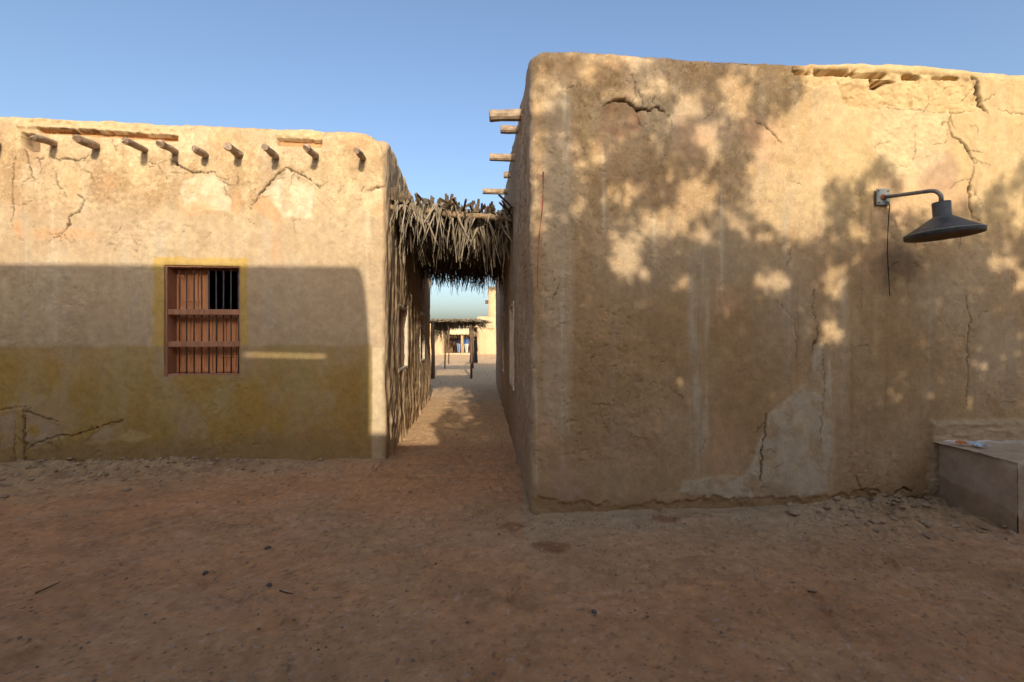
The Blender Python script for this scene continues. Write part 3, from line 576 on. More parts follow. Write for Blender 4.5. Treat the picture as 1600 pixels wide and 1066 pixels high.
# ================================================================== LEFT HOUSE
lh = empty('mud_house', (-4.5, 8.5, 0), 'low tan mud house with a yellow lower wall, barred brown window and beam ends', 'house')
WX0, WX1 = left_at(257, 500)[0], left_at(375, 500)[0]; WZ0, WZ1 = 1.105, 2.475
def HL(x, y):
    h = 4.215 + 0.013 * max(0.0, -1.62 - x) * (1 if y < 8 else 0)
    dc = math.hypot(x - LC[0], y - LC[1]); return h - 0.22 * max(0.0, 1 - dc / 0.34) ** 2
l_c = [(-12.5, 5.955 - SL * 12.5), LC, LE, (-12.5, 11.7)]
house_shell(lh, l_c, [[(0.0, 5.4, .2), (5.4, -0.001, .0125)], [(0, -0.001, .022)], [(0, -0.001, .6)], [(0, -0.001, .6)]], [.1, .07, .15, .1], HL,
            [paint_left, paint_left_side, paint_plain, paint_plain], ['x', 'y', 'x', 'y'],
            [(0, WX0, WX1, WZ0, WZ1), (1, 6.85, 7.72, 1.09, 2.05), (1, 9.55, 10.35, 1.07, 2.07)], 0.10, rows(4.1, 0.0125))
yl = lambda x: 5.955 + SL * x
win = empty('window', (0, 0, 0)); win.parent = lh; win.location = (0, 0, 0)
def rel(o):  # children are built in world coordinates; MB.build subtracts the parents' locations
    return o
fd = Vector((1, SL, 0)).normalized(); fin = Vector((-SL, 1, 0)).normalized()
def lf(x, inn, z):           # point on left facade line, pushed `inn` into the wall
    p = Vector((x, yl(x), z)) + fin * inn; return p
LR = Matrix.Rotation(math.atan2(SL, 1), 3, 'Z')
mb = MB(); t = .05; zc = (WZ0 + WZ1) / 2; xm = (WX0 + WX1) / 2; Lw = (WX1 - WX0) / fd.x
for x, s_ in ((WX0, -1), (WX1, 1)): mb.box(lf(x, .195, zc) + fd * (s_ * (t / 2 - .022)), (t, .36, WZ1 - WZ0 + .02), LR)
for z, s_ in ((WZ0, -1), (WZ1, 1)): mb.box(lf(xm, .194, z + s_ * (t / 2 - .022)), (Lw - .044, .354, t), LR)
mb.build('frame', M['window_wood'], win, bevel=.008)
WH = WZ1 - WZ0
r1 = left_at(316, 487.5)[1]; r2 = left_at(316, 538)[1]
for z in (r1, r2):
    mb = MB(); mb.box(lf(xm, .075, z), (Lw - .03, .085, .07), LR); mb.build('rail', M['window_wood'], win, bevel=.006)
nb = 9
for i in range(nb):
    x = left_at(272.5 + i * 11.75, 500)[0]; mb = MB()
    mb.tube([lf(x + .002 * math.sin(i * 3), .095, WZ0 - .01), lf(x + .003 * math.sin(i * 5), .095, zc), lf(x, .095, WZ1 + .01)], 0.0085, 8); mb.build('bar', M['iron'], win, True)
def shutter(xa, xb, za, zb_, knob=False):
    mb = MB(); xm_ = (xa + xb) / 2; L_ = (xb - xa) / fd.x
    mb.box(lf(xm_, .225, (za + zb_) / 2), (L_, .02, zb_ - za), LR)
    nbr = 3
    for j in range(nbr + 1):                     # stiles with grooves between
        x = xa + (xb - xa) * (0.06 + 0.88 * j / nbr); mb.box(lf(x, .209, (za + zb_) / 2), (.05 if j in (0, nbr) else .028, .022, zb_ - za - .01), LR)
    for z in (za + .045, zb_ - .045): mb.box(lf(xm_, .205, z), (L_ * .92, .02, .055), LR)
    mb.box(lf(xm_, .2075, (za * .72 + zb_ * .28)), (L_ * .62, .018, .03), LR)
    o = mb.build('shutter', M['shutter_wood'], win, bevel=.004)
    if knob:
        k = MB(); k.lathe((0, 0, 0), [(0.0, .03), (.012, .026), (.016, .015), (.008, 0)], 12)
        k.v = [tuple(lf(xb - .03, .19, za + (zb_ - za) * .38) + fd * v[0] - fin * v[2] + Vector((0, 0, v[1]))) for v in k.v]; k.build('knob', M['shutter_wood'], win, True)
xs = (327 - CX) / F * (5.655 + .205)
shutter(WX0 + .015, xs, r1, WZ1 - .02); shutter(WX0 + .015, xm + .01, WZ0 + .015, r1 - .002, True); shutter(xm + .014, WX1 - .015, WZ0 + .015, r1 - .002)
# alley side windows
sd = Vector((LE[0] - LC[0], LE[1] - LC[1], 0)); sx = lambda y: LC[0] + (y - LC[1]) / sd.y * sd.x
s_in = Vector((-sd.y, sd.x, 0)).normalized(); SR = Matrix.Rotation(math.atan2(sd.y, sd.x), 3, 'Z'); sdn = sd.normalized()
for y0, y1, z0, z1 in ((6.85, 7.72, 1.09, 2.05), (9.55, 10.35, 1.07, 2.07)):
    wn = empty('window'); wn.parent = lh
    reveal(wn, (sx(y0), y0), (sx(y1), y1), s_in, .16, z0, z1, M['pale_reveal'])
    m_ = Vector((sx((y0 + y1) / 2), (y0 + y1) / 2, 0)); zc_ = (z0 + z1) / 2; L_ = (y1 - y0)
    mb = MB()
    for y in (y0 + .03, y1 - .03): mb.box(Vector((sx(y), y, zc_)) + s_in * .13, (.07, .06, z1 - z0 - .02), SR)
    for z in (z0 + .04, z1 - .04, zc_): mb.box(m_ + s_in * .128 + Vector((0, 0, z)), (L_ - .14, .055, .07), SR)
    mb.build('frame', M['window_wood'], wn, bevel=.006)
    mb = MB(); mb.box(m_ + s_in * .15 + Vector((0, 0, zc_)), (L_ - .02, .02, z1 - z0 - .01), SR)
    for j in range(4): mb.box(m_ + s_in * .136 + sdn * (L_ * (-.3 + .2 * j)) + Vector((0, 0, zc_)), (.04, .02, z1 - z0 - .16), SR)
    mb.build('shutter', M['window_wood'], wn, bevel=.004)
# roof beams through the parapet
LB = [((-3, 226), .34), ((85, 224), .31), ((153, 228), .33), ((226, 233), .39), ((274, 238), .33), ((321, 240), .27), ((374, 241), .31), ((432, 244), .38), ((494, 245), .36), ((567, 246), .36)]
for i, ((bx_, by_), L_) in enumerate(LB):
    L_ *= .86
    x, z = left_at(bx_, by_); rr = random.Random(i + 40); mb = MB(); r = rr.uniform(.038, .050)
    p0 = lf(x, .35, z + .03); p1 = lf(x, -L_, z - .02) + fd * rr.uniform(-.012, .012) + Vector((0, 0, rr.uniform(-.02, .015)))
    pts = [p0 + (p1 - p0) * f + Vector((rr.uniform(-.006, .006), 0, rr.uniform(-.009, .009))) for f in (0, .3, .5, .7, .85, .985, 1)]
    mb.tube(pts, [r * rr.uniform(.88, 1.10) for _ in range(6)] + [r * .85], 14, True, 0, .09, i)
    mb.mi[-1] = 1
    mb.build('roof_beam', [M['beam'], M['beam_end']], lh, False, .0)

# ================================================================== RIGHT HOUSE
rh = empty('mud_house', (4.5, 9.5, 0), 'tall patched brown mud house with cracked facade and crumbling parapet behind the black lamp', 'house')
def HR(x, y):
    h = 4.185 + 0.006 * max(0, x) if y < 4.06 + SL * x + .3 else 4.185 + .30 * min(1, max(0, (y - 4.2) / 3.0))
    dc = math.hypot(x - RC[0], y - RC[1]); h -= 0.09 * max(0.0, 1 - dc / 0.16) ** 2
    return h + 0.02 * math.sin(x * 2.1) * (1 if y < 5.2 else 0)
r_c = [RC, (9.5, 4.077 + SL * 9.5), (9.5, 15.6), RD]
ry = lambda x: 4.077 + SL * x
rsd = Vector((RC[0] - RD[0], RC[1] - RD[1], 0)); rsx = lambda y: RC[0] + (y - RC[1]) / (RD[1] - RC[1]) * (RD[0] - RC[0])
house_shell(rh, r_c, [[(0.0, 5.35, .0095), (5.35, -0.001, .15)], [(0, -0.001, .6)], [(0, -0.001, .6)], [(0, -0.001, .04)]], [.05, .1, .1, .12], HR,
            [paint_right, paint_plain, paint_plain, paint_right_side], ['x', 'y', 'x', 'y'],
            [(3, 6.5, 7.3, .87, 2.05), (3, 9.4, 10.2, .87, 2.05)], 0.09, rows(4.1, 0.0095))
r_in = Vector((rsd.y, -rsd.x, 0)).normalized(); r_in = r_in if r_in.x > 0 else -r_in
RSR = Matrix.Rotation(math.atan2(rsd.y, rsd.x), 3, 'Z')
for y0, y1 in ((6.5, 7.3), (9.4, 10.2)):
    wn = empty('window'); wn.parent = rh; z0, z1 = .87, 2.05
    reveal(wn, (rsx(y0), y0), (rsx(y1), y1), r_in, .2, z0, z1, M['pale_reveal'])
    mb = MB(); m_ = Vector((rsx((y0 + y1) / 2), (y0 + y1) / 2, (z0 + z1) / 2)); mb.box(m_ + r_in * .12, (y1 - y0 - .02, .03, z1 - z0 - .02), RSR)
    for f in (-.25, .25): mb.box(m_ + r_in * .1 + rsd.normalized() * (f * .8), (.3, .02, z1 - z0 - .2), RSR)
    mb.build('shutter', M['pale_reveal'], wn, bevel=.004)
for i, (y, L_) in enumerate(((5.09, .36), (5.50, .22), (6.36, .34), (7.05, .11), (7.86, .44))):
    rr = random.Random(i + 70); mb = MB(); r = (.062, .046, .05, .048, .05)[i]
    p0 = Vector((rsx(y), y, 4.085)) + r_in * .3; p1 = Vector((rsx(y), y, (4.05, 4.09, 4.09, 4.09, 4.09)[i])) - r_in * L_
    pts = [p0 + (p1 - p0) * f for f in (0, .3, .6, .8, .985, 1)]
    mb.tube(pts, [r * rr.uniform(.96, 1.05) for _ in range(5)] + [r * .9], 12, True, 0, .04, i); mb.mi[-1] = 1
    mb.build('roof_beam', [M['beam'], M['beam_end']], rh)

# ================================================================== GROUND
def gz(x, y):
    x = np.asarray(x, float); y = np.asarray(y, float)
    z = 0.03 * (fbm(x * .35, y * .35, 41, 3) - .5)
    # rubble apron under the left house and beside the bench
    dl = yl(0) + SL * x - y
    lrub = (1 - sst(0.30, 1.65, dl + .35 * (fbm(x * 1.3, y * 1.3, 42, 3) - .5) + .16 * np.maximum(0, x + 6.0))) * (x < -1.7) * (dl > -.35) * (1 - .95 * sst(-4.0, -2.9, x + .5 * (fbm(x * 2, y * 2, 49, 3) - .5)))
    lr2 = np.exp(-(((x + 2.95) / .55) ** 2 + ((dl - .25) / .28) ** 2))
    rr_ = 4.077 + SL * x - y
    rrub = np.exp(-(((x - 3.55) / .75) ** 2 + ((rr_ - .05) / .42) ** 2)) + .5 * np.exp(-(((x - 4.1) / .4) ** 2 + ((rr_ - .6) / .3) ** 2))
    rub = np.clip(lrub + .7 * lr2 + rrub, 0, 1)
    z = z + rub * .05 + np.exp(-((dl) / .5) ** 2) * .03 * (x < -1.62) * (dl > -.35)
    return z, rub, dl, rr_
gx = np.concatenate([-5.6 - np.geomspace(.03, 600, 60)[::-1], np.arange(-5.6, 5.0, .0135), 5.0 + np.geomspace(.03, 600, 60)])
gy = [1.55]
while gy[-1] < 12: gy.append(gy[-1] + max(.0075, min(.05, .0011 * gy[-1] ** 2 + .004)))
gy = np.concatenate([1.55 - np.geomspace(.03, 600, 40)[::-1], gy, gy[-1] + np.geomspace(.06, 900, 110)])
GX, GY = np.meshgrid(gx, gy, indexing='ij'); Zg, RUB, DL, DR = gz(GX, GY)
near = (np.abs(GX) < 14) & (GY > 0) & (GY < 45)
d = 0.014 * (fbm(GX * 1.6, GY * 1.6, 43, 5) - .5) * 2
rip = fbm(GX * 2.2 + GY * 1.2, GY * 7 - GX * 1.8, 44, 5); d += .016 * (rip - .5) * 2                 # scuffed, drawn-out relief
hoof = fbm(GX * 9, GY * 9, 45, 3); d -= .010 * sst(.60, .78, hoof)
d += .005 * (fbm(GX * 30, GY * 30, 46, 3) - .5) * 2
fr_ = random.Random(17)
for i in range(340):                                                                                # old footprints, half blown over
    fy_ = 1.8 + 4.4 * fr_.random(); fx_ = fr_.uniform(-1.2, 1.2) * fy_; an = fr_.gauss(.3, .9) + math.pi / 2
    i0, i1 = np.searchsorted(gx, (fx_ - .25, fx_ + .25)); j0, j1 = np.searchsorted(gy, (fy_ - .25, fy_ + .25))
    if i1 - i0 < 3 or j1 - j0 < 3: continue
    u_ = (GX[i0:i1, j0:j1] - fx_) * math.cos(an) + (GY[i0:i1, j0:j1] - fy_) * math.sin(an); v_ = -(GX[i0:i1, j0:j1] - fx_) * math.sin(an) + (GY[i0:i1, j0:j1] - fy_) * math.cos(an)
    q_ = np.hypot(u_ / .135, v_ / (.048 + .01 * np.tanh(u_ * 14))) + .5 * (fbm(GX[i0:i1, j0:j1] * 16, GY[i0:i1, j0:j1] * 16, 70, 3) - .5); am = fr_.uniform(.3, 1)
    d[i0:i1, j0:j1] += am * (-.016 * (1 - sst(.55, 1.05, q_)) + .009 * np.exp(-((q_ - 1.2) / .22) ** 2))
lump = fbm(GX * 7 + GY * 2, GY * 13, 47, 5); d += RUB * (.065 * (lump - .5) * 2 + .04 * (fbm(GX * 26, GY * 34, 48, 3) - .5) * 2)
d *= np.where(near, 1, .3)
Zf = Zg + d
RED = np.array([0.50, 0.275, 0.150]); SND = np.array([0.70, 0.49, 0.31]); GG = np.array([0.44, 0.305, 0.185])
gc = np.ones(GX.shape + (3,)) * RED
def gm(m, c, a):
    global gc
    k_ = np.clip(m * a, 0, 1)[..., None]; gc = gc * (1 - k_) + np.array(c) * k_
gm(sst(.42, .65, fbm(GX * .8, GY * .8, 51, 4)), [0.44, 0.265, 0.155], .7)
gm(sst(.46, .66, fbm(GX * 1.4 + GY * .4, GY * 2.2, 52, 5)), GG, .35)
gm(sst(.52, .7, fbm(GX * 3 + GY, GY * 7 - GX, 53, 5)), [0.36, 0.215, 0.13], .4)
gm(sst(.55, .75, fbm(GX * 2.3, GY * 3.3, 54, 5)), [0.52, 0.31, 0.20], .5)
alley = sst(6.2, 7.4, GY); gm(alley, SND, .75); gm(sst(12, 20, GY), [0.66, 0.46, 0.29], .85)  # alley and far sand paled, sunlight put into the ground colour
gm(np.exp(-(np.maximum(0, DR) / .75) ** 2) * (GX > .1) * (GY < 6) * (.5 + .8 * fbm(GX * 2, GY * 2, 55, 3)), [0.42, 0.325, 0.225], .8)
gm(np.exp(-(np.maximum(0, DL) / .6) ** 2) * (GX < -1.6) * (DL > -.35) * (.4 + .8 * fbm(GX * 2, GY * 2, 56, 3)), [0.41, 0.315, 0.21], .75)
gm(RUB * (.45 + .9 * sst(.35, .6, lump)), [0.43, 0.31, 0.19], .75); gm(RUB * (1 - sst(.34, .46, lump)), [0.26, 0.18, 0.12], .7)
for (x, y, rx_, ry_) in ((1040, 812, .14, .085), (858, 852, .14, .10), (800, 822, .12, .06)):      # damp earth patches
    X_, Y_ = ground_at(x, y); gm(1 - sst(.7, 1.25, np.hypot((GX - X_) / rx_, (GY - Y_) / ry_) + .6 * (fbm(GX * 12, GY * 12, 57, 3) - .5)), [0.27, 0.135, 0.07], .8)
gc = gc * np.array([.97, .91, .77]); gc *= (.86 + .28 * fbm(GX * 18, GY * 24, 58, 4))[..., None]
sp = fbm(GX * 48, GY * 48, 59, 2); gm(sst(.76, .82, sp) * near, [0.14, 0.09, 0.065], .6); gm((1 - sst(.17, .22, sp)) * near, [0.50, 0.40, 0.32], .5)
V = np.stack([GX, GY, Zf], -1).reshape(-1, 3)
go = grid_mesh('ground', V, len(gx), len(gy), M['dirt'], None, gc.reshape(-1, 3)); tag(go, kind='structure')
_zi = Zf
def ground_z(x, y):
    i = int(np.clip(np.searchsorted(gx, x), 1, len(gx) - 1)); j = int(np.clip(np.searchsorted(gy, y), 1, len(gy) - 1)); return float(_zi[i, j])

# loose stones and clods
def rock(mb, c, r, rr, flat=.6, m=0):
    ph = (1 + 5 ** .5) / 2; vs = []
    base = [(-1, ph, 0), (1, ph, 0), (-1, -ph, 0), (1, -ph, 0), (0, -1, ph), (0, 1, ph), (0, -1, -ph), (0, 1, -ph), (ph, 0, -1), (ph, 0, 1), (-ph, 0, -1), (-ph, 0, 1)]
    fs = [(0, 11, 5), (0, 5, 1), (0, 1, 7), (0, 7, 10), (0, 10, 11), (1, 5, 9), (5, 11, 4), (11, 10, 2), (10, 7, 6), (7, 1, 8), (3, 9, 4), (3, 4, 2), (3, 2, 6), (3, 6, 8), (3, 8, 9), (4, 9, 5), (2, 4, 11), (6, 2, 10), (8, 6, 7), (9, 8, 1)]
    a = rr.uniform(0, 6.28); sx_, sy_ = rr.uniform(.7, 1.3), rr.uniform(.6, 1.1)
    for b in base:
        q = rr.uniform(.75, 1.2) * r / 1.9; x, y, z = b[0] * q * sx_, b[1] * q * sy_, b[2] * q * flat
        vs.append((c[0] + x * math.cos(a) - y * math.sin(a), c[1] + x * math.sin(a) + y * math.cos(a), c[2] + z))
    mb.add(vs, fs, m)
rr = random.Random(5); mb = MB()
for i in range(2600):
    Y_ = 1.9 + 4.6 * rr.random() ** 1.3; X_ = rr.uniform(-1.15, 1.15) * Y_
    if X_ > .1 and Y_ > ry(X_) - .03: continue
    if X_ < -1.6 and Y_ > yl(X_) - .03: continue
    r = .0025 + .010 * rr.random() ** 4.5
    rock(mb, (X_, Y_, ground_z(X_, Y_) + r * .25), r, rr)
for i in range(420):                                     # finer scatter down the alley
    Y_ = rr.uniform(6, 14); X_ = rr.uniform(sx(min(Y_, 11.7)), rsx(Y_)); r = .006 + .012 * rr.random() ** 3; rock(mb, (X_, Y_, ground_z(X_, Y_) + r * .2), r, rr)
tag(mb.build('gravel', M['stone'], None), 'small loose grit and pebbles scattered over the red dirt', 'gravel', kind='stuff')
mb = MB(); cnt = 0
while cnt < 2600:
    if rr.random() < .62: X_ = rr.uniform(-6.2, -1.7); Y_ = yl(X_) - rr.random() ** 1.2 * 1.7
    else: X_ = rr.uniform(2.4, 4.3); Y_ = ry(X_) - rr.random() ** 1.4 * .9
    z_, rb, _, _ = gz(X_, Y_)
    cnt += 1
    if rr.random() > float(rb) + .04: continue
    r = .005 + .040 * rr.random() ** 4; rock(mb, (X_, Y_, ground_z(X_, Y_) + r * .15), r, rr, .5)
tag(mb.build('rubble', M['clod'], None), 'crumbled grey mud clods fallen along the foot of the walls', 'rubble', kind='stuff')
# a few single dark stones and twigs one can pick out
G_ST = 'dark stones lying on the dirt'
for i, (px_, py_, r, lab) in enumerate(((419, 857, .028, 'dark stone on the red dirt left of the path, the larger of two close together'), (321, 895, .030, 'dark bluish stone on the red dirt below the barred window'), (420, 914, .018, 'small black stone on the dirt below the larger pair'),
        (928, 959, .022, 'dark round pebble on the dirt in front of the tall house'), (1240, 806, .075, 'flat pale mud slab lying at the foot of the tall house'))):
    X_, Y_ = ground_at(px_, py_); mb = MB(); rock(mb, (X_, Y_, ground_z(X_, Y_) + r * .2), r, rr, .6 if i < 4 else .3)
    o = mb.build('stone', noise_mat('dark_stone', (.075, .065, .058), (.15, .13, .11), 12) if i < 4 else M['clod'], None); o.location = (0, 0, 0); tag(o, lab, 'stone', G_ST if i < 4 else None)
for i, (x0, y0, x1, y1, lab) in enumerate(((55, 929, 94, 913, 'thin brown twig on the dirt in the left foreground'), (437, 925, 458, 931, 'short dark twig below the middle of the dirt yard'), (1262, 926, 1278, 929, 'short dark twig on the dirt in front of the lamp'))):
    a = ground_at(x0, y0); b = ground_at(x1, y1); mb = MB(); pts = []
    for f in (0, .35, .7, 1):
        X_ = a[0] + (b[0] - a[0]) * f; Y_ = a[1] + (b[1] - a[1]) * f + .006 * math.sin(f * 9); pts.append((X_, Y_, ground_z(X_, Y_) + .008))
    mb.tube(pts, [.005, .004, .004, .002], 6); tag(mb.build('twig', M['bark'], None, True), lab, 'twig', 'twigs on the dirt')

# ================================================================== BENCH AND LITTER
bn = empty('mud_bench', (4.7, 4.0, 0), 'low plastered mud bench with a flaking white top edge against the tall house', 'bench')
bx0, bx1, by0 = 4.035, 6.4, 3.63; nbx = 64
# front/left/top shell as one displaced grid swept along X
prof = [(by0, -.1)] + [(by0, z) for z in np.linspace(0, .55, 24)] + [(by0 + .012, .575), (by0 + .035, .584)] + [(y, .586) for y in np.linspace(by0 + .06, 4.6, 36)]
xs_ = np.concatenate([[bx0], np.linspace(bx0 + .002, 4.9, 80), np.linspace(4.93, bx1, 30)])
Xb, Tb = np.meshgrid(xs_, np.arange(len(prof)), indexing='ij'); Yb = np.array([q[0] for q in prof])[Tb]; Zb = np.array([q[1] for q in prof])[Tb].astype(float)
topm = (Zb > .56)
Zb = Zb + np.where(topm, .016 * (fbm(Xb * 9, Yb * 9, 61, 4) - .5) * 2, 0); Yb = Yb - np.where(~topm, .012 * (fbm(Xb * 5, Zb * 5, 62, 4) - .5) * 2, 0)
cb = np.ones(Xb.shape + (3,)) * np.array([.46, .36, .25]); m_ = sst(.45, .65, fbm(Xb * 6, Yb * 6 + Zb * 6, 63, 4))[..., None]; cb = cb * (1 - .35 * m_) + np.array([.36, .25, .16]) * .35 * m_
edge = (np.exp(-((Yb - by0 - .02) / .045) ** 2) + np.exp(-((Yb - 4.36 - .01) / .04) ** 2)) * topm * sst(.35, .5, fbm(Xb * 7, Yb * 7, 64, 3)) * sst(4.10, 4.16, Xb)
cb = cb * (1 - .85 * edge[..., None]) + np.array([.70, .67, .64]) * .85 * edge[..., None]; Zb += .008 * edge
lowm = ((~topm) * (1 - sst(.12, .2, Zb)))[..., None]; cb = cb * (1 - .6 * lowm) + np.array([.42, .23, .12]) * .6 * lowm
grid_mesh('block', np.stack([Xb - 4.7, Yb - 4.0, Zb], -1).reshape(-1, 3), len(xs_), len(prof), M['wall'], bn, cb.reshape(-1, 3))
ys_ = np.linspace(by0 + .004, 4.6, 60); zs_ = np.linspace(-.1, .585, 45); Ye, Ze = np.meshgrid(ys_, zs_, indexing='ij')
Xe = bx0 + .07 * (Ye - by0) / .8 + .020 * (fbm(Ye * 4, Ze * 4, 65, 5) - .5) * 2 - .03 * sst(.5, .6, Ze) * sst(.5, .7, fbm(Ye * 9, Ze * 9, 69, 3)) + .012 * sst(.52, .585, Ze)
Ze2 = Ze + .012 * (fbm(Ye * 9, Ye * 0, 66, 3) - .5) * (Ze > .5)
ce = np.ones(Xe.shape + (3,)) * np.array([.50, .385, .275]); st_ = (1 - sst(.19, .23, Ze - .12 * sst(4.2, 3.7, Ye) * 0 - .28 * (Ye - 3.95) * .5 + .10 * (fbm(Ye * 5, Ze * 5, 67, 5) - .5)))[..., None]
ce = ce * (1 - .75 * st_) + np.array([.34, .225, .13]) * .75 * st_; ce *= (.85 + .3 * fbm(Ye * 7, Ze * 5, 68, 4))[..., None]
tm = sst(.55, .58, Ze)[..., None]; ce = ce * (1 - tm) + np.array([.40, .32, .24]) * tm
grid_mesh('end_face', np.stack([Xe - 4.7, Ye - 4.0, Ze2], -1).reshape(-1, 3), 60, 45, M['wall'], bn, ce.reshape(-1, 3))
def crumple(name, c, sx_, sy_, h, mat, seed, label):
    k = 9; rr = random.Random(seed); mb = MB(); vs = []
    for i in range(k):
        for j in range(k):
            u, v = i / (k - 1) - .5, j / (k - 1) - .5; vs.append((c[0] + u * sx_ + rr.uniform(-.004, .004), c[1] + v * sy_ + rr.uniform(-.004, .004), c[2] + h * (rr.random() + .4 * (1 - 4 * u * u))))
    mb.add(vs, [(i * k + j, (i + 1) * k + j, (i + 1) * k + j + 1, i * k + j + 1) for i in range(k - 1) for j in range(k - 1)])
    o = mb.build(name, mat, None); s_ = o.modifiers.new('thickness', 'SOLIDIFY'); s_.thickness = .002
    return tag(o, label, 'litter')
crumple('wrapper', (4.145, 4.19, .605), .075, .06, .022, M['orange_p'], 1, 'crumpled orange wrapper lying on the mud bench beside the wall')
crumple('paper', (4.235, 4.125, .605), .09, .11, .018, M['blue_p'], 2, 'creased pale blue paper scrap on the mud bench top')

# ================================================================== WALL LAMP AND STRING
px0 = right_at(1376, 309); plY = ry(px0[0])
wl = empty('wall_lamp', (px0[0], plY, px0[1]), 'black conical outdoor lamp on a grey bent pipe bracket fixed to the tall house', 'lamp')
rfd = Vector((1, SL, 0)).normalized(); rout = Vector((SL, -1, 0)).normalized(); RR_ = Matrix.Rotation(math.atan2(SL, 1), 3, 'Z')
pc = Vector((px0[0], plY, px0[1]))
mb = MB(); mb.box(pc + rout * .026, (.135, .008, .155), RR_); mb.box(pc + rfd * .066 + rout * .012, (.006, .024, .155), RR_)
for a, b in ((-.05, .055), (.045, .055), (-.05, -.055), (.045, -.055)):
    q = pc + rfd * a + rout * .034 + Vector((0, 0, b)); mb.tube([q - rout * .004, q + rout * .006], .007, 8, True, 1)
mb.build('plate', [M['steel'], M['rust']], wl, bevel=.002)
A0 = pc + rout * .03 + Vector((.0, 0, -.005)); LC_ = Vector((3.735, 3.96, 0)); zt = 2.875
B0 = Vector((LC_.x - .075 * .78, LC_.y + .075 * .62, zt)); T = Vector((LC_.x, LC_.y, 2.755))
pts = [A0]
for f in (.25, .5, .75, 1.0): pts.append(A0 + (B0 - A0) * f)
for k_ in range(1, 7):
    a = k_ / 6 * math.pi / 2; pts.append(Vector((B0.x + (LC_.x - B0.x) * math.sin(a), B0.y + (LC_.y - B0.y) * math.sin(a), zt - .075 * (1 - math.cos(a)))))
pts.append(T)
mb = MB(); mb.tube(pts, .0170, 14); mb.build('arm', M['pipe'], wl, True)
mb = MB(); mb.lathe((0, 0, 0), [(.0, .012), (.026, .012), (.03, .004), (.03, -.004)], 16); mb.v = [tuple(A0 + rfd * v[0] + Vector((0, 0, v[1])) + rout * v[2]) for v in mb.v]; mb.build('collar', M['rust'], wl, True)
mb = MB(); c_ = (LC_.x, LC_.y, 0); zn = 2.765
mb.lathe(c_, [(.0, zn), (.060, zn), (.064, zn - .004), (.062, zn - .125), (.068, zn - .13), (.10, zn - .15), (.16, zn - .193), (.225, zn - .236), (.258, zn - .256), (.264, zn - .262), (.266, zn - .268), (.264, zn - .300), (.260, zn - .302)], 56, 0)
mb.build('shade', M['shade'], wl, True)
mb = MB(); mb.lathe(c_, [(.2645, zn - .2585), (.2685, zn - .262), (.2690, zn - .267), (.2645, zn - .2705)], 56); mb.build('rim', M['steel'], wl, True)
mb = MB(); mb.lathe(c_, [(.259, zn - .302), (.254, zn - .272), (.21, zn - .236), (.10, zn - .165), (.05, zn - .135), (.0, zn - .135)], 56, 0); mb.build('shade_lining', M['shade_in'], wl, True)
mb = MB(); mb.lathe(c_, [(.0, zn - .135), (.022, zn - .14), (.024, zn - .17), (.034, zn - .20), (.030, zn - .225), (.0, zn - .24)], 20); mb.build('bulb', noise_mat('dusty_bulb_glass', (.3, .28, .24), (.42, .4, .35), 10, rough=.3, spec=.5), wl, True)
ax = Vector((0, 1, 0)); piv = Vector((LC_.x, LC_.y, zn))
for o in [c for c in wl.children if c.name.split('.')[0] in ('shade', 'shade_lining', 'bulb', 'rim')]:      # the head hangs a little askew
    o.data.transform(Matrix.Translation(piv - pc) @ Matrix.Rotation(math.radians(-3.5), 4, ax) @ Matrix.Translation(pc - piv))
wx = right_at(1386, 0)[0]; mb = MB(); pts = []
for i in range(16):
    f = i / 15; z = right_at(1386, 322)[1] + (right_at(1386, 463)[1] - right_at(1386, 322)[1]) * f; x = wx - .022 * math.sin(min(1, f * 1.3) * 2.6) + .012 * max(0, f - .75) * 4
    pts.append(Vector((x, ry(x), z)) + rout * .028)
pts = [pts[0] + Vector((-.02, 0, .02))] + pts
mb.tube(pts, .0042, 7); mb.build('cable', M['cable'], wl, True)
mb = MB(); pts = []
for i in range(24):
    f = i / 23; pyy = 272 + (452 - 272) * f; pxx = 848.5 - 10 * f + 1.2 * math.sin(f * 7); x, z = right_at(pxx, pyy); pts.append(Vector((x, ry(x), z)) + rout * .022)
mb.tube(pts, .0026, 6)
p2 = [q + Vector((-.006 + .012 * (1 - abs(1 - 2 * i / 14)) , 0, 0)) for i, q in enumerate(pts[:14])]; mb.tube(p2, .002, 6)
x, z = right_at(848.5, 271); rs = empty('string', (x, ry(x), z), 'thin red string hanging from a nail near the corner of the tall house', 'string'); mb.build('cord', M['red'], rs, True)
mb = MB(); q = Vector((x, ry(x), z)); mb.tube([q + rout * -.02, q + rout * .03], .006, 8); mb.build('nail', M['iron'], rs, True)

# ================================================================== PALM CANOPY OVER THE ALLEY
def strip(mb, p, dirv, L_, wd, droop, rr, n=4, twist=.5, m=0):
    d_ = Vector(dirv).normalized(); side = d_.cross(Vector((rr.uniform(-1, 1), rr.uniform(-1, 1), rr.uniform(-.3, .3)))).normalized()
    p = Vector(p); vs = []; st_ = L_ / n
    for i in range(n + 1):
        f = i / n; w_ = wd * (1 - .75 * f ** 1.6) * (.75 + .25 * math.sin(math.pi * min(1, f * 2 + .3)))
        vs.append(p - side * w_ / 2); vs.append(p + side * w_ / 2)
        d_ = (d_ + Vector((rr.uniform(-.1, .1), rr.uniform(-.1, .1), -droop / n))).normalized(); p = p + d_ * st_
        side = (side + Vector((rr.uniform(-twist, twist), rr.uniform(-twist, twist), 0)) * .3); side = (side - d_ * side.dot(d_)).normalized()
    mb.add(vs, [(2 * i, 2 * i + 1, 2 * i + 3, 2 * i + 2) for i in range(n)], m)
pcn = empty('palm_canopy', (-.9, 8.7, 3.3), 'shaggy dry palm frond canopy on poles spanning the alley between the two houses', 'canopy')
rr = random.Random(21)
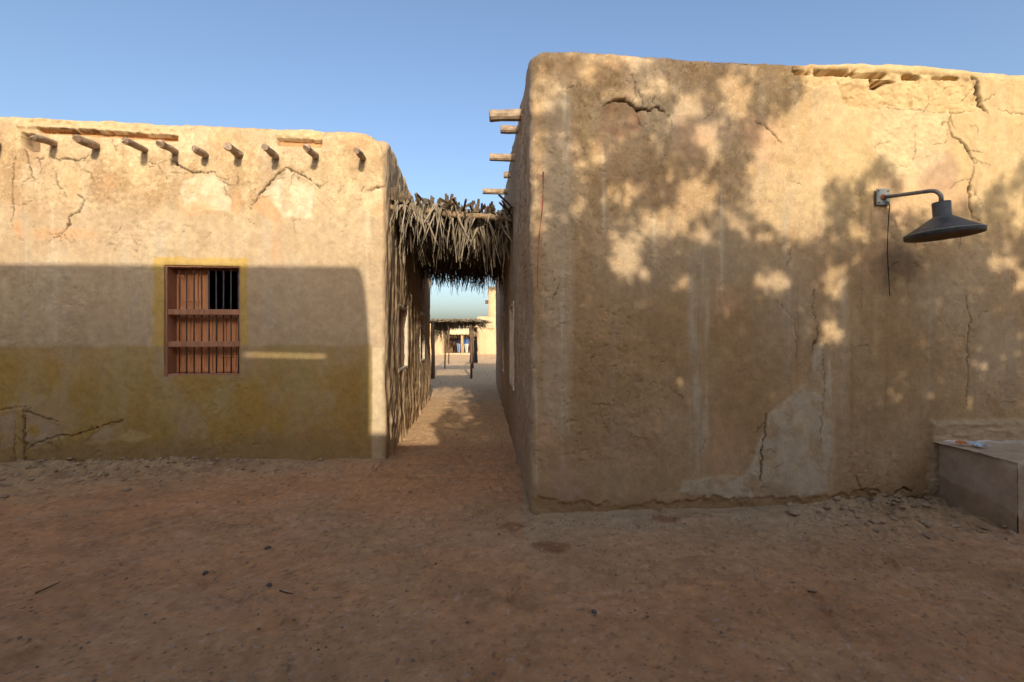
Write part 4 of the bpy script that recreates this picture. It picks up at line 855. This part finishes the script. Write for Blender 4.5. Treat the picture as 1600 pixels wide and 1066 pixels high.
def xl(y): return sx(min(max(y, 5.9), 11.7)) + .03
def fy(f): return 6.05 + .68 * f            # front edge runs from the left house corner back to the right wall
ZC = 3.36
for i, (yl_, yr_) in enumerate(((6.14, 6.80), (7.2, 7.6), (8.4, 8.6), (9.75, 9.8))):
    mb = MB(); a = Vector((sx(yl_) - .05, yl_, ZC - .02)); b = Vector((rsx(yr_) + .12, yr_, ZC - .04)); n = 8
    mb.tube([a + (b - a) * (k / n) + Vector((0, 0, .012 * math.sin(k * 1.3 + i))) for k in range(n + 1)], [.043 + .004 * math.sin(k * 2) for k in range(n + 1)], 10, True, 0, .06, i); mb.build('pole', M['pole'], pcn, True)
top = MB(); rib = MB()
for i in range(1500):                        # fronds laid flat, several layers thick
    y = rr.uniform(6.1, 9.7); f = rr.random(); x = xl(y) + (rsx(y) - .02 - xl(y)) * f
    if y < fy(f) - .02: continue
    a = rr.gauss(math.pi / 2, .5) + (math.pi if rr.random() < .5 else 0)
    hole = min(math.hypot((x - hx) / .10, (y - hy) / .30) for hx, hy in ((-1.28, 9.0), (-.72, 9.0), (-.95, 8.1)))
    L_ = rr.uniform(.4, 1.0); dv = Vector((math.cos(a), math.sin(a), rr.uniform(-.05, .1))); q = Vector((x, y, ZC + rr.uniform(.0, .13))) - dv * L_ * .5
    e = q + dv * L_
    if hole < 1 or q.y < fy(f) - .05 or e.y < fy(f) - .05: continue
    strip(top, q, dv, L_, rr.uniform(.03, .07), .15, rr, 3, .3)
for i in range(120):                         # ribs
    y = rr.uniform(6.4, 9.4); f = rr.random(); x = xl(y) + (rsx(y) - .02 - xl(y)) * f; a = rr.gauss(math.pi / 2, .2)
    q = Vector((x, y, ZC + rr.uniform(.02, .12))); dv = Vector((math.cos(a), math.sin(a), 0)) * rr.uniform(.5, 1.1)
    rib.tube([q - dv * .5, q, q + dv * .5], [.016, .014, .008], 6)
for i in range(150):                         # cut stalk ends standing up along the front
    f = min(1, max(0, rr.random() + .01)); g = (math.sin(f * 31) + math.sin(f * 17 + 1)) * .5
    if rr.random() > .75 + .35 * g: continue
    y = fy(f) + rr.uniform(-.02, .45); x = xl(y) + (rsx(y) - .03 - xl(y)) * f; h = rr.uniform(.06, .17) + .05 * g
    q = Vector((x, y, ZC + .04)); e = q + Vector((rr.uniform(-.03, .03), rr.uniform(-.08, .03), h)); rib.tube([q, (q + e) / 2, e], [.016, .021, .018], 6, True, 0, .2, i)
hang = MB(); outer = MB(); TGT = [hang]; WDT = [.012, .034]
def tuft(x, y, z, L_, n, spread=.06):
    lean = (rr.gauss(0, .22), rr.gauss(0, .22))
    for _ in range(n):
        dv = Vector((rr.gauss(0, .30) + lean[0], rr.gauss(-.05, .30) + lean[1], -1)); strip(TGT[0], (x + rr.gauss(0, spread), y + rr.gauss(0, spread), z + rr.uniform(-.05, .06)), dv, L_ * rr.uniform(.4, 1.2), rr.uniform(*WDT), rr.uniform(.1, .9), rr, 5, .9)
TGT[0] = outer; WDT[:] = [.016, .05]
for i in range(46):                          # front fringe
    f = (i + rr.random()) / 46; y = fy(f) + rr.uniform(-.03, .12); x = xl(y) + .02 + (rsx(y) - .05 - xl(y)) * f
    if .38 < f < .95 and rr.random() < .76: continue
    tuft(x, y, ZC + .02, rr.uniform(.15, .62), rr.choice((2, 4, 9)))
WDT[:] = [.02, .055]
for i in range(24):                          # against the left wall, running back
    y = 6.1 + 2.3 * rr.random() ** 1.3; tuft(xl(y) + rr.uniform(.03, .20), y, ZC + rr.uniform(-.05, .12), rr.uniform(.3, .8), rr.choice((3, 5, 8)))
for (f, dy, L_, n) in ((.70, .3, .62, 12), (.74, .4, .7, 10), (.80, .35, .75, 8), (.92, .25, .8, 16), (.96, .2, .78, 14), (.88, .3, .62, 12), (.46, .1, .95, 3), (.56, .1, .72, 5), (.62, .35, .6, 8)):
    y = fy(f) + dy; tuft(xl(y) + (rsx(y) - xl(y)) * f, y, ZC - .02, L_, n, .05)
TGT[0] = hang; WDT[:] = [.018, .05]
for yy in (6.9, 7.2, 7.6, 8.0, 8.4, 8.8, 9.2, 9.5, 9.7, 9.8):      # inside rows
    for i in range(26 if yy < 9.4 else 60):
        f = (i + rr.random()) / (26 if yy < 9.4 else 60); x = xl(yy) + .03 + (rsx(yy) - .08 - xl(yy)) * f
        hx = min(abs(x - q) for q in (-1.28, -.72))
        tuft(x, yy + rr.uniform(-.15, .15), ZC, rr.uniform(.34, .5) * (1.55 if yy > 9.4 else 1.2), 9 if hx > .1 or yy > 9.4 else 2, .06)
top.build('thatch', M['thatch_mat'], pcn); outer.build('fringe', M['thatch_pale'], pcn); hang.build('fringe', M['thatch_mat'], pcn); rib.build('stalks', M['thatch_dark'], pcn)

# ================================================================== BEYOND THE ALLEY
pg = empty('pergola', (-2.3, 19.5, 0), 'small palm thatched pergola on dark wooden posts beyond the end of the alley', 'pergola')
for (px_, Y_, r, zt_) in ((676, 17.0, .075, 2.12), (736, 17.0, .045, 2.22), (695, 22.4, .035, 2.15), (739, 22.4, .04, 2.1), (701, 25.5, .035, 2.1)):
    X_ = (px_ - CX) / F * Y_; mb = MB(); mb.tube([(X_, Y_, -.1), (X_ + .02, Y_, .9), (X_ - .01, Y_, 1.6), (X_, Y_, zt_)], [r, r * .95, r, r * .9], 9, True, 0, .06, px_); mb.build('post', M['far_post'], pg, True)
PX = lambda px_, Y_: (px_ - CX) / F * Y_
for (xa_, ya_, xb_, yb_, z) in ((672, 17.0, 741, 17.0, 2.12), (677, 18.7, 738, 18.7, 2.1), (695, 22.4, 739, 22.4, 2.13), (676, 17.05, 695, 22.4, 2.2), (736, 17.05, 739, 22.4, 2.2)):
    mb = MB(); A_ = Vector((PX(xa_, ya_), ya_, z)); B_ = Vector((PX(xb_, yb_), yb_, z + .02)); mb.tube([A_, A_.lerp(B_, .5) + Vector((0, 0, .02)), B_], [.055, .05, .05], 8, True, 0, .06, 3); mb.build('beam', M['far_post'], pg, True)
th = MB()
for i in range(520):
    y = rr.uniform(16.7, 18.9); x = rr.uniform(PX(672, 17), PX(745, 17)); a = rr.uniform(0, 6.28); strip(th, (x, y, 2.15 + rr.uniform(0, .06)), (math.cos(a), math.sin(a), 0), rr.uniform(.4, .8), .08, .1, rr, 2, .2)
for yy in (17.6, 18.7):
    for i in range(170):
        x = rr.uniform(PX(676, yy), PX(742, yy)); g = .30 + .2 * vn(np.array([x * 2.2]), np.array([yy]), 4)[0]
        strip(th, (x, yy + rr.uniform(-.2, .2), 2.16), (rr.gauss(0, .15), rr.gauss(0, .15), -1), g * rr.uniform(.6, 1.2) * (1.9 if x < PX(697, yy) else .8), .05, .2, rr, 3, .4)
for i in range(60):
    strip(th, (PX(742, 17.6) + rr.uniform(-.1, .2), 17.6 + rr.uniform(-.4, .8), 2.15 + rr.uniform(-.1, .1)), (.5 + rr.random(), 0, -.6 * rr.random()), rr.uniform(.2, .4), .06, .6, rr, 3)
th.build('thatch', M['thatch'], pg)

def far_block(mb, x0, x1, y0, y1, z0, z1, seed, nx=14, nz=10):
    """box with uneven faces and rounded, crumbled parapet (front, sides, top)"""
    pl = [(x0, y1)] + [(x0, y) for y in np.linspace(y1, y0, 4)[1:-1]] + [(x, y0) for x in np.linspace(x0, x1, nx)] + [(x1, y) for y in np.linspace(y0, y1, 4)[1:]]
    P = np.array(pl); vs = []; n = len(pl)
    zz = list(np.linspace(z0, z1, nz)) + [z1 + .05, z1 + .05]
    cx_, cy_ = (x0 + x1) / 2, (y0 + y1) / 2
    for j, z in enumerate(zz):
        for i, (x, y) in enumerate(pl):
            o = .05 * (fbm(np.array([x + y]), np.array([z]), seed, 3)[0] - .5); ins = 0 if j < nz else (.12 if j == nz else .5)
            zt_ = .10 * (fbm(np.array([(x + y) * 1.3]), np.array([0.]), seed + 1, 3)[0] - .5) if j >= nz - 1 else 0
            sgx = np.sign(cx_ - x) * min(ins, abs(cx_ - x)); sgy = np.sign(cy_ - y) * min(ins, abs(cy_ - y)); vs.append((x + sgx + o, y + sgy - o, z + zt_))
    fs = [(j * n + i, j * n + i + 1, (j + 1) * n + i + 1, (j + 1) * n + i) for j in range(len(zz) - 1) for i in range(n - 1)]
    fs.append(tuple((len(zz) - 1) * n + i for i in range(n))); mb.add(vs, fs)
fx = lambda px_, Y_: (px_ - CX) / F * Y_
fz = lambda py_, Y_: CAMH + (HY - py_) / F * Y_
hb = empty('mud_house', (-2.2, 41, 0), 'plain sunlit tan house with a flat roof at the right end of the alley view', 'house')
mb = MB(); far_block(mb, fx(745.5, 40), 2.5, 40, 45, -.1, fz(495, 40), 81); mb.build('wall', M['far_wall'], hb, True)
mb = MB(); q0 = Vector((fx(766.5, 40), 39.96, fz(508.5, 40))); mb.box(q0, (.42, .12, .5)); mb.box(q0 + Vector((0, -.05, -.27)), (.5, .16, .06)); mb.build('niche', M['reveal'], hb, bevel=.02)
tw = empty('tower', (-1.7, 49, 0), 'tall narrow tan mud tower rising behind the flat roofed house', 'tower')
mb = MB(); far_block(mb, fx(763, 48), 1.5, 48, 52, -.1, fz(449, 48), 83); mb.build('wall', M['far_wall'], tw, True)
for z_ in (fz(473, 48), fz(470, 48)):
    mb = MB(); mb.tube([(fx(763, 48) + .3, 48.6, z_), (fx(763, 48) - .35, 48.5, z_)], .09, 8); mb.build('roof_beam', M['far_post'], tw, True)
mb = MB()
for i in range(60): strip(mb, (fx(763, 48) + rr.uniform(0, 1.2), 47.9, fz(449, 48) + rr.uniform(-.05, .1)), (rr.gauss(0, .4), -.3, -.6), rr.uniform(.2, .5), .1, .4, rr, 3)
mb.build('thatch', M['thatch'], tw)
hc = empty('market_stall', (-4.2, 40, 0), 'open fronted mud stall with a thatched eave and cream awning, people standing inside', 'stall')
zw = fz(517, 40)
mb = MB(); far_block(mb, fx(655, 39), fx(691, 39), 39, 44, -.1, fz(505, 39), 85); far_block(mb, fx(690.8, 41), fx(748, 41), 43.5, 44.3, -.1, fz(508, 41), 86); mb.build('wall', M['far_wall'], hc, True)
mb = MB(); mb.box((fx(719, 40), 41.6, fz(510, 40)), (fx(748, 40) - fx(690, 40), 3.4, .2)); mb.build('roof', M['roof'], hc, bevel=.03)
for px_, m_, r in ((721.5, 'pale_post', .085), (723.2, 'pale_post', .05)):
    mb = MB(); X_ = fx(px_, 39.6); mb.tube([(X_, 39.6, 0), (X_, 39.6, 1.2), (X_ + .01, 39.6, fz(522, 39.6))], r, 8); mb.build('post', M[m_], hc, True)
mb = MB(); k = 24; vs = []
for i in range(k):
    x = fx(703, 39.5) + (fx(733, 39.5) - fx(703, 39.5)) * i / (k - 1); s_ = .06 * math.sin(i * 1.1)
    vs += [(x, 39.7 + s_ * .3, fz(512.5, 39.5)), (x, 39.45 + s_, fz(518, 39.5)), (x, 39.35 + s_, fz(523.0, 39.5) + .03 * math.sin(i * 1.7))]
mb.add(vs, [(3 * i + j, 3 * i + 3 + j, 3 * i + 4 + j, 3 * i + 1 + j) for i in range(k - 1) for j in range(2)]); o = mb.build('awning', M['cloth_awning'], hc, True); s_ = o.modifiers.new('thickness', 'SOLIDIFY'); s_.thickness = .012
mb = MB()
for i in range(240): strip(mb, (rr.uniform(fx(690, 39.8), fx(747, 39.8)), 39.8 + rr.uniform(-.1, .3), fz(521.5, 39.8) + rr.uniform(0, .25)), (rr.gauss(0, .2), 0, -1), rr.uniform(.15, .5), .07, .2, rr, 3)
mb.build('thatch', M['thatch'], hc)
mb = MB(); mb.box(((fx(691, 42) + fx(747, 42)) / 2, 43.2, 1.05), (fx(747, 42) - fx(691, 42) + .5, .1, 2.2)); mb.box((fx(700, 42), 42.7, .5), (.9, .7, 1.0), None, 0, .06); mb.build('stall_shade_panel', M['far_post'], hc, bevel=.03)  # dark panel and box added for the shade inside the stall
mb = MB(); mb.box((fx(716, 39.3), 39.3, .06), (3.4, .7, .14), None, 0, .03); mb.build('step', M['far_wall'], hc, bevel=.03)
hl = MB(); far_block(hl, fx(640, 60), fx(699, 60), 60, 66, -.1, fz(500.5, 60), 88, 24); o = hl.build('wall', noise_mat('reddish_far_plaster', (.40, .22, .13), (.50, .30, .18), 1.0), None, True)
hle = empty('mud_house', (-12, 63, 0), 'far reddish mud house showing over the pergola roof', 'house'); o.location = (12, -63, 0); o.parent = hle
mb = MB(); far_block(mb, -60, 40, 75, 76, -.2, 1.7, 89, 60); o = mb.build('boundary_wall', M['far_wall'], None, True); tag(o, 'long low tan boundary wall far behind the stall and houses', 'wall')

# ---- people
def person(name, x, y, z, h, yaw, top_c, leg_c, label, pose, robe=False, group=None):
    root = empty(name, (x, y, z), label, 'person', group); s_ = h / 1.75
    J = {'pel': (0, 0, .95), 'sp': (0, 0, 1.15), 'ch': (0, 0, 1.36), 'nk': (0, .01, 1.49), 'hd': (0, -.01, 1.60), 'tp': (0, 0, 1.70)}
    R_ = {'pel': .135, 'sp': .13, 'ch': .145, 'nk': .055, 'hd': .088, 'tp': .07}
    Ed = [('pel', 'sp'), ('sp', 'ch'), ('ch', 'nk'), ('nk', 'hd'), ('hd', 'tp')]
    for sg, n in ((-1, 'l'), (1, 'r')):
        st = pose.get('stride', .05) * sg
        J.update({n + 'h': (sg * .095, 0, .88), n + 'k': (sg * .10, -abs(st) * .3 - st * .5, .48), n + 'a': (sg * .10, -st, .085), n + 't': (sg * .125, -st - .15, .035)})
        R_.update({n + 'h': .095, n + 'k': .062, n + 'a': .045, n + 't': .038}); Ed += [('pel', n + 'h'), (n + 'h', n + 'k'), (n + 'k', n + 'a'), (n + 'a', n + 't')]
        arm = pose.get(n + 'arm', (.0, .0)); fwd, up_ = arm
        sh = (sg * .20, 0, 1.41); el = (sg * .25, -.02 - fwd * .12, 1.14 + up_ * .05); wr = (sg * .25 - sg * fwd * .05, -.06 - fwd * .26, .90 + fwd * .20 + up_ * .15)
        J.update({n + 's': sh, n + 'e': el, n + 'w': wr}); R_.update({n + 's': .062, n + 'e': .044, n + 'w': .03}); Ed += [('ch', n + 's'), (n + 's', n + 'e'), (n + 'e', n + 'w')]
        dv = (Vector(wr) - Vector(el)).normalized(); pm = Vector(wr) + dv * .075; J[n + 'p'] = tuple(pm); R_[n + 'p'] = .03; Ed.append((n + 'w', n + 'p'))
        for q in range(4):
            tip = pm + dv * (.075 - .008 * abs(q - 1.3)) + Vector((0, (q - 1.5) * .018, 0)); kk = n + 'f%d' % q; J[kk] = tuple(tip); R_[kk] = .009; Ed.append((n + 'p', kk))
        kk = n + 'th'; J[kk] = tuple(Vector(wr) + dv * .06 + Vector((-sg * .01, -.045, 0))); R_[kk] = .010; Ed.append((n + 'w', kk))
    keys = list(J); idx = {k_: i for i, k_ in enumerate(keys)}
    me = bpy.data.meshes.new('body'); me.from_pydata([tuple(c * s_ for c in J[k_]) for k_ in keys], [(idx[a], idx[b]) for a, b in Ed], [])
    o = bpy.data.objects.new('body', me); S.collection.objects.link(o)
    sk = o.modifiers.new('skin', 'SKIN'); sk.use_smooth_shade = True; sub = o.modifiers.new('sub', 'SUBSURF'); sub.levels = 1; sub.render_levels = 1
    for i, k_ in enumerate(keys):
        sv = me.skin_vertices[0].data[i]; sv.radius = (R_[k_] * s_, R_[k_] * s_ * (.72 if k_ in ('ch', 'sp', 'pel') else 1)); sv.use_root = (k_ == 'pel')
    dg = bpy.context.evaluated_depsgraph_get(); dg.update(); m2 = bpy.data.meshes.new_from_object(o.evaluated_get(dg)); bpy.data.objects.remove(o)
    m2.materials.clear()
    for m_ in (M['skin'], cloth('shirt_cloth', top_c), cloth('trouser_cloth', leg_c), cloth('shoe_leather', (.03, .025, .02))): m2.materials.append(m_)
    for pl in m2.polygons:
        c = pl.center / s_
        if c.z > 1.48: k_ = 0
        elif abs(c.x) > .185 and c.z < 1.0 and c.z > .6 and not robe: k_ = 0
        elif c.z > .93: k_ = 1
        elif c.z > .09: k_ = 2
        else: k_ = 3
        pl.material_index = k_; pl.use_smooth = True
    b = bpy.data.objects.new('body', m2); link(b, root)
    hm = MB(); hm.lathe((0, .018 * s_, 1.60 * s_), [(.0, .122 * s_), (.05 * s_, .115 * s_), (.088 * s_, .075 * s_), (.100 * s_, .02 * s_), (.094 * s_, -.03 * s_)], 16)
    hm.v = [(v[0] + x, v[1] + y, v[2] + z) for v in hm.v]; hm.build('hair', M['hair'] if not robe else cloth('head_scarf', top_c), root, True)
    def bit(nm, f, mt): q = MB(); f(q); q.build(nm, mt, root, bevel=.002)
    bit('nose', lambda q: q.tube([(x, y - .088 * s_, z + 1.615 * s_), (x, y - .112 * s_, z + 1.585 * s_)], [.010 * s_, .015 * s_], 8), M['skin'])
    for sg in (-1, 1):
        bit('ear', lambda q: q.box((x + sg * .092 * s_, y, z + 1.60 * s_), (.014 * s_, .03 * s_, .05 * s_)), M['skin']); bit('eye', lambda q: q.box((x + sg * .033 * s_, y - .09 * s_, z + 1.622 * s_), (.022 * s_, .012 * s_, .010 * s_)), M['hair'])
    bit('mouth', lambda q: q.box((x, y - .092 * s_, z + 1.548 * s_), (.045 * s_, .012 * s_, .010 * s_)), M['hair'])
    if robe:
        rb = MB(); rb.lathe((x, y, z), [(.30 * s_, .06 * s_), (.27 * s_, .5 * s_), (.22 * s_, .95 * s_), (.23 * s_, 1.25 * s_), (.21 * s_, 1.40 * s_), (.09 * s_, 1.50 * s_)], 20); rb.v = [(x + (v[0] - x) , y + (v[1] - y) * .75, v[2]) for v in rb.v]; rb.build('robe', cloth('black_robe_cloth', top_c), root, True)
    root.rotation_euler = (0, 0, yaw); return root
GP = 'people standing in the stall'
person('person', fx(713.3, 41), 41.0, .0, 1.68, .3, (.015, .03, .075), (.02, .02, .025), 'person in dark navy clothes facing out from the shade of the stall', {'stride': .05, 'rarm': (.8, .4)}, group=GP)
person('person', fx(716.8, 40.6), 40.6, .0, 1.70, 2.8, (.02, .022, .028), (.17, .28, .47), 'person in a black top and light blue jeans left of the pale post', {'stride': .08, 'larm': (.3, 0)}, group=GP)
person('person', fx(726.0, 41), 41.0, .0, 1.62, .1, (.05, .09, .22), (.33, .40, .36), 'person in a blue top and pale green trousers just right of the pale post', {'stride': .06, 'rarm': (.6, .2)}, group=GP)
person('person', fx(729.3, 40.5), 40.5, .0, 1.66, -.4, (.07, .13, .30), (.55, .55, .52), 'person in a blue top and white trousers, right of the one in pale green', {'stride': .10, 'larm': (.5, .2)}, group=GP)
person('person', fx(740.2, 26.5), 26.5, .0, 1.58, .8, (.008, .008, .009), (.012, .012, .012), 'person in a long black robe behind the front pergola post', {'stride': .05}, True)

# ================================================================== BEHIND THE CAMERA: what throws the shade
def plain_box(name, x0, x1, y0, y1, z0, z1, mat, parent=None):
    mb = MB(); mb.box(((x0 + x1) / 2, (y0 + y1) / 2, (z0 + z1) / 2), (x1 - x0, y1 - y0, z1 - z0)); return mb.build(name, mat, parent, bevel=.05)
Yc = -2.5
def behind(X, Y, Z, yc=Yc):      # where the ray that reaches a spot came past the plane y = yc
    t_ = (Y - yc) / SUN.y; return X - SUN.x * t_, Z - SUN.z * t_
xa, za = behind(left_at(570, 480)[0], 5.82, 2.5); xb, zb_ = behind(left_at(150, 414)[0], 5.55, left_at(150, 414)[1]); _, zt_ = behind(-2.0, 5.82, left_at(540, 417)[1])
ho = empty('mud_house', (-5, -5, 0), 'unseen mud house behind the viewer with a slotted parapet added for its shadow', 'house')
plain_box('wall', -14, xa - .15, -8, Yc - .12, -.1, 3.2, M['far_wall'], ho)
sxa, sz = behind(left_at(382, 553)[0], 5.68, left_at(382, 553)[1]); sxb, _ = behind(left_at(509, 552)[0], 5.76, 1.38)
ztop = (zt_ + zb_) / 2
par = MB()  # unseen parapet, its outline and slot shaped for the shadow and light slit
def edge_z(px_, py_): X_, Z_ = left_at(px_, py_); return behind(X_, yl(X_), Z_)
(ex0, ez0), (ex1, ez1) = edge_z(10, 415), edge_z(545, 419)
def tz(x): return ez0 + (ez1 - ez0) * (x - ex0) / (ex1 - ex0)          # the parapet top runs slightly downhill to the left
def pb(x0, x1, z0, z1):
    a, b = (tz(x0), tz(x1)) if z1 is None else (z1, z1); q = [(x0, z0), (x1, z0), (x1, b), (x0, a)]
    par.add([(x, Yc - .05, z) for x, z in q] + [(x, Yc + .05, z) for x, z in q], [(0, 1, 2, 3), (7, 6, 5, 4), (1, 0, 4, 5), (2, 1, 5, 6), (3, 2, 6, 7), (0, 3, 7, 4)])
sh = .075
pb(-14, sxa, 2.4, None); pb(sxa, sxb, 2.4, sz - sh / 2); pb(sxa, sxb, sz + sh / 2, None); 
x_c, _ = behind(left_at(556, 417)[0], 5.82, 2.5); x_m, _ = behind(left_at(572, 480)[0], 5.82, 2.0); x_l, _ = behind(left_at(577, 545)[0], 5.82, 1.5)
pb(sxb, x_c, 2.4, None)
zq = [behind(0, 5.82, left_at(570, q)[1])[1] for q in (417, 440, 480, 545)]
par.add([(x_c, Yc - .05, zq[0]), (x_c + .09, Yc - .05, zq[1]), (x_m, Yc - .05, zq[2]), (x_l, Yc - .05, zq[3]), (x_l, Yc - .05, 2.4), (x_c, Yc - .05, 2.4)] + [(x_c, Yc + .05, zq[0]), (x_c + .09, Yc + .05, zq[1]), (x_m, Yc + .05, zq[2]), (x_l, Yc + .05, zq[3]), (x_l, Yc + .05, 2.4), (x_c, Yc + .05, 2.4)],
        [(0, 1, 2, 3, 4, 5), (11, 10, 9, 8, 7, 6)] + [(i, (i + 1) % 6 + 0, (i + 1) % 6 + 6, i + 6) for i in range(6)])
par.build('parapet', M['far_wall'], ho)
yw = behind(0, 6.75, 0, -4.5)[1]
o = plain_box('yard_wall', xa - .3, 14, -4.76, -4.5, -.1, yw, M['far_wall']); tag(o, 'long plain mud yard wall behind the viewer', 'wall')

# trees whose crowns dapple the right facade
LIT = [(967, 92, 60, 11), (925, 116, 20, 20), (850, 148, 33, 34), (834, 245, 15, 50), (836, 330, 9, 30), (878, 217, 11, 12), (920, 243, 26, 26), (1023, 137, 22, 16), (975, 150, 22, 9), (1073, 170, 19, 24), (1146, 150, 20, 40), (1107, 220, 12, 32),
       (1192, 290, 24, 52), (970, 302, 22, 15), (1083, 305, 25, 28), (1030, 352, 28, 13), (1062, 342, 14, 18), (977, 405, 24, 36), (1010, 430, 10, 10), (1098, 370, 16, 13), (1063, 443, 11, 10), (1190, 440, 16, 16), (918, 455, 10, 9),
       (1240, 250, 60, 60), (1245, 330, 42, 48), (1340, 365, 12, 12), (1338, 406, 10, 8), (1304, 440, 16, 28), (1215, 440, 22, 14), (1296, 520, 13, 20), (1314, 525, 7, 8), (1566, 409, 22, 10), (1596, 435, 10, 20), (1594, 330, 12, 32),
       (1393, 620, 5, 4), (1537, 570, 7, 3), (1410, 470, 3, 2), (1448, 435, 3, 3), (862, 600, 7, 14), (868, 640, 7, 7), (1430, 315, 36, 16), (1370, 300, 18, 12), (835, 560, 8, 14), (1403, 575, 4, 2), (1420, 560, 1, 1), (900, 330, 8, 14), (860, 330, 8, 10)]
SHADE = [(800, 60), (1250, 60), (1252, 150), (1235, 168), (1205, 185), (1190, 215), (1188, 350), (1212, 364), (1250, 362), (1284, 392), (1282, 290), (1300, 280), (1344, 288), (1358, 258), (1378, 250), (1398, 266), (1412, 312), (1440, 336), (1480, 330), (1540, 312), (1562, 284), (1580, 300), (1600, 250), (1650, 230), (1750, 150), (2100, 100), (2100, 800), (800, 800)]
def inside(pt, poly):
    x, y = pt; r = False; j = len(poly) - 1
    for i in range(len(poly)):
        xi, yi = poly[i]; xj, yj = poly[j]
        if (yi > y) != (yj > y) and x < (xj - xi) * (y - yi) / (yj - yi) + xi: r = not r
        j = i
    return r
G_SH = [(737, 604), (716, 612), (703, 626), (691, 647), (674, 664), (683, 678), (686, 700), (805, 700), (792, 604)]; G_LIT = [(761, 683, 9, 6), (753, 661, 7, 4), (712, 640, 5, 3), (728, 655, 5, 3)]
rr = random.Random(99); tips = []
while len(tips) < 20000:
    px_, py_ = (rr.uniform(800, 2100), rr.uniform(60, 790)) if len(tips) < 13000 else (rr.uniform(830, 1800), 790 - 400 * rr.random() ** .8)
    if not inside((px_, py_), SHADE): continue
    e = min(((px_ - a) / (b + 5)) ** 2 + ((py_ - c) / (d_ + 5)) ** 2 for a, c, b, d_ in LIT)
    if e < 1.0 + rr.uniform(-.1, .2): continue
    X_, Z_ = right_at(px_, py_); 
    if px_ > 1650 and rr.random() < .45: continue
    yc = -3.5 + rr.gauss(0, .4); x_, z_ = behind(X_, ry(X_), Z_, yc); tips.append((x_, yc, z_))
k_ = 0
while k_ < 1300:
    px_, py_ = rr.uniform(660, 810), rr.uniform(600, 702)
    if not inside((px_, py_), G_SH) or min(((px_ - a) / b) ** 2 + ((py_ - c) / d_) ** 2 for a, c, b, d_ in G_LIT) < 1: continue
    if rr.random() > (700 / 1.0) * 1e-3 * (100 / (py_ - 520)): pass
    X_, Y_ = ground_at(px_, py_); yc = -3.5 + rr.gauss(0, .3); x_, z_ = behind(X_, Y_, 0, yc); tips.append((x_, yc, z_)); k_ += 1
def tree(x0, y0, my_tips, label, seed):
    root = empty('shade_tree', (x0, y0, 0), label, 'tree', 'trees behind the viewer'); rr = random.Random(seed); T_ = np.array(my_tips)
    tr = MB(); tr.tube([(x0, y0, -.1), (x0 + .1, y0, 1.0), (x0 - .05, y0 + .05, 2.2), (x0 + .05, y0, 3.2)], [.24, .19, .16, .13], 10, True, 0, .08, seed); tr.build('trunk', M['bark'], root, True)
    lm = MB()
    for i in range(14):
        q = Vector(T_[rr.randrange(len(T_))]); a = Vector((x0, y0, rr.uniform(2.0, 3.2))); m_ = a.lerp(q, .5) + Vector((rr.uniform(-.2, .2), rr.uniform(-.2, .2), .2)); lm.tube([a, m_, q], [.02, .010, .004], 6)
    lm.build('limbs', M['bark'], root, True)
    lf_ = MB(); vs = []; fs = []
    for (x, y, z) in my_tips:
        for j in range(3):
            c = Vector((x + rr.gauss(0, .03), y + rr.gauss(0, .08), z + rr.gauss(0, .03))); a = Vector((rr.gauss(0, 1), rr.gauss(0, 1), rr.gauss(-.3, .8))).normalized(); b = a.cross(Vector((rr.gauss(0, 1), rr.gauss(0, 1), rr.gauss(0, 1)))).normalized()
            L_ = rr.uniform(.045, .075); w_ = L_ * .38; n = len(vs); vs += [c - a * L_, c + b * w_, c + a * L_, c - b * w_]; fs.append((n, n + 1, n + 2, n + 3))
    lf_.v = [tuple(v) for v in vs]; lf_.f = fs; lf_.mi = [0] * len(fs); lf_.build('crown', M['leaf'], root)
spl = [[], [], []]
for q in tips: spl[0 if q[0] < 3.0 else 1 if q[0] < 6.0 else 2].append(q)
tree(2.0, -3.7, spl[0], 'bushy green tree nearest the alley behind the viewer', 1); tree(4.6, -3.8, spl[1], 'bushy green tree in the middle of the row behind the viewer', 2); tree(7.6, -3.6, spl[2], 'bushy green tree farthest right of the row behind the viewer', 3)
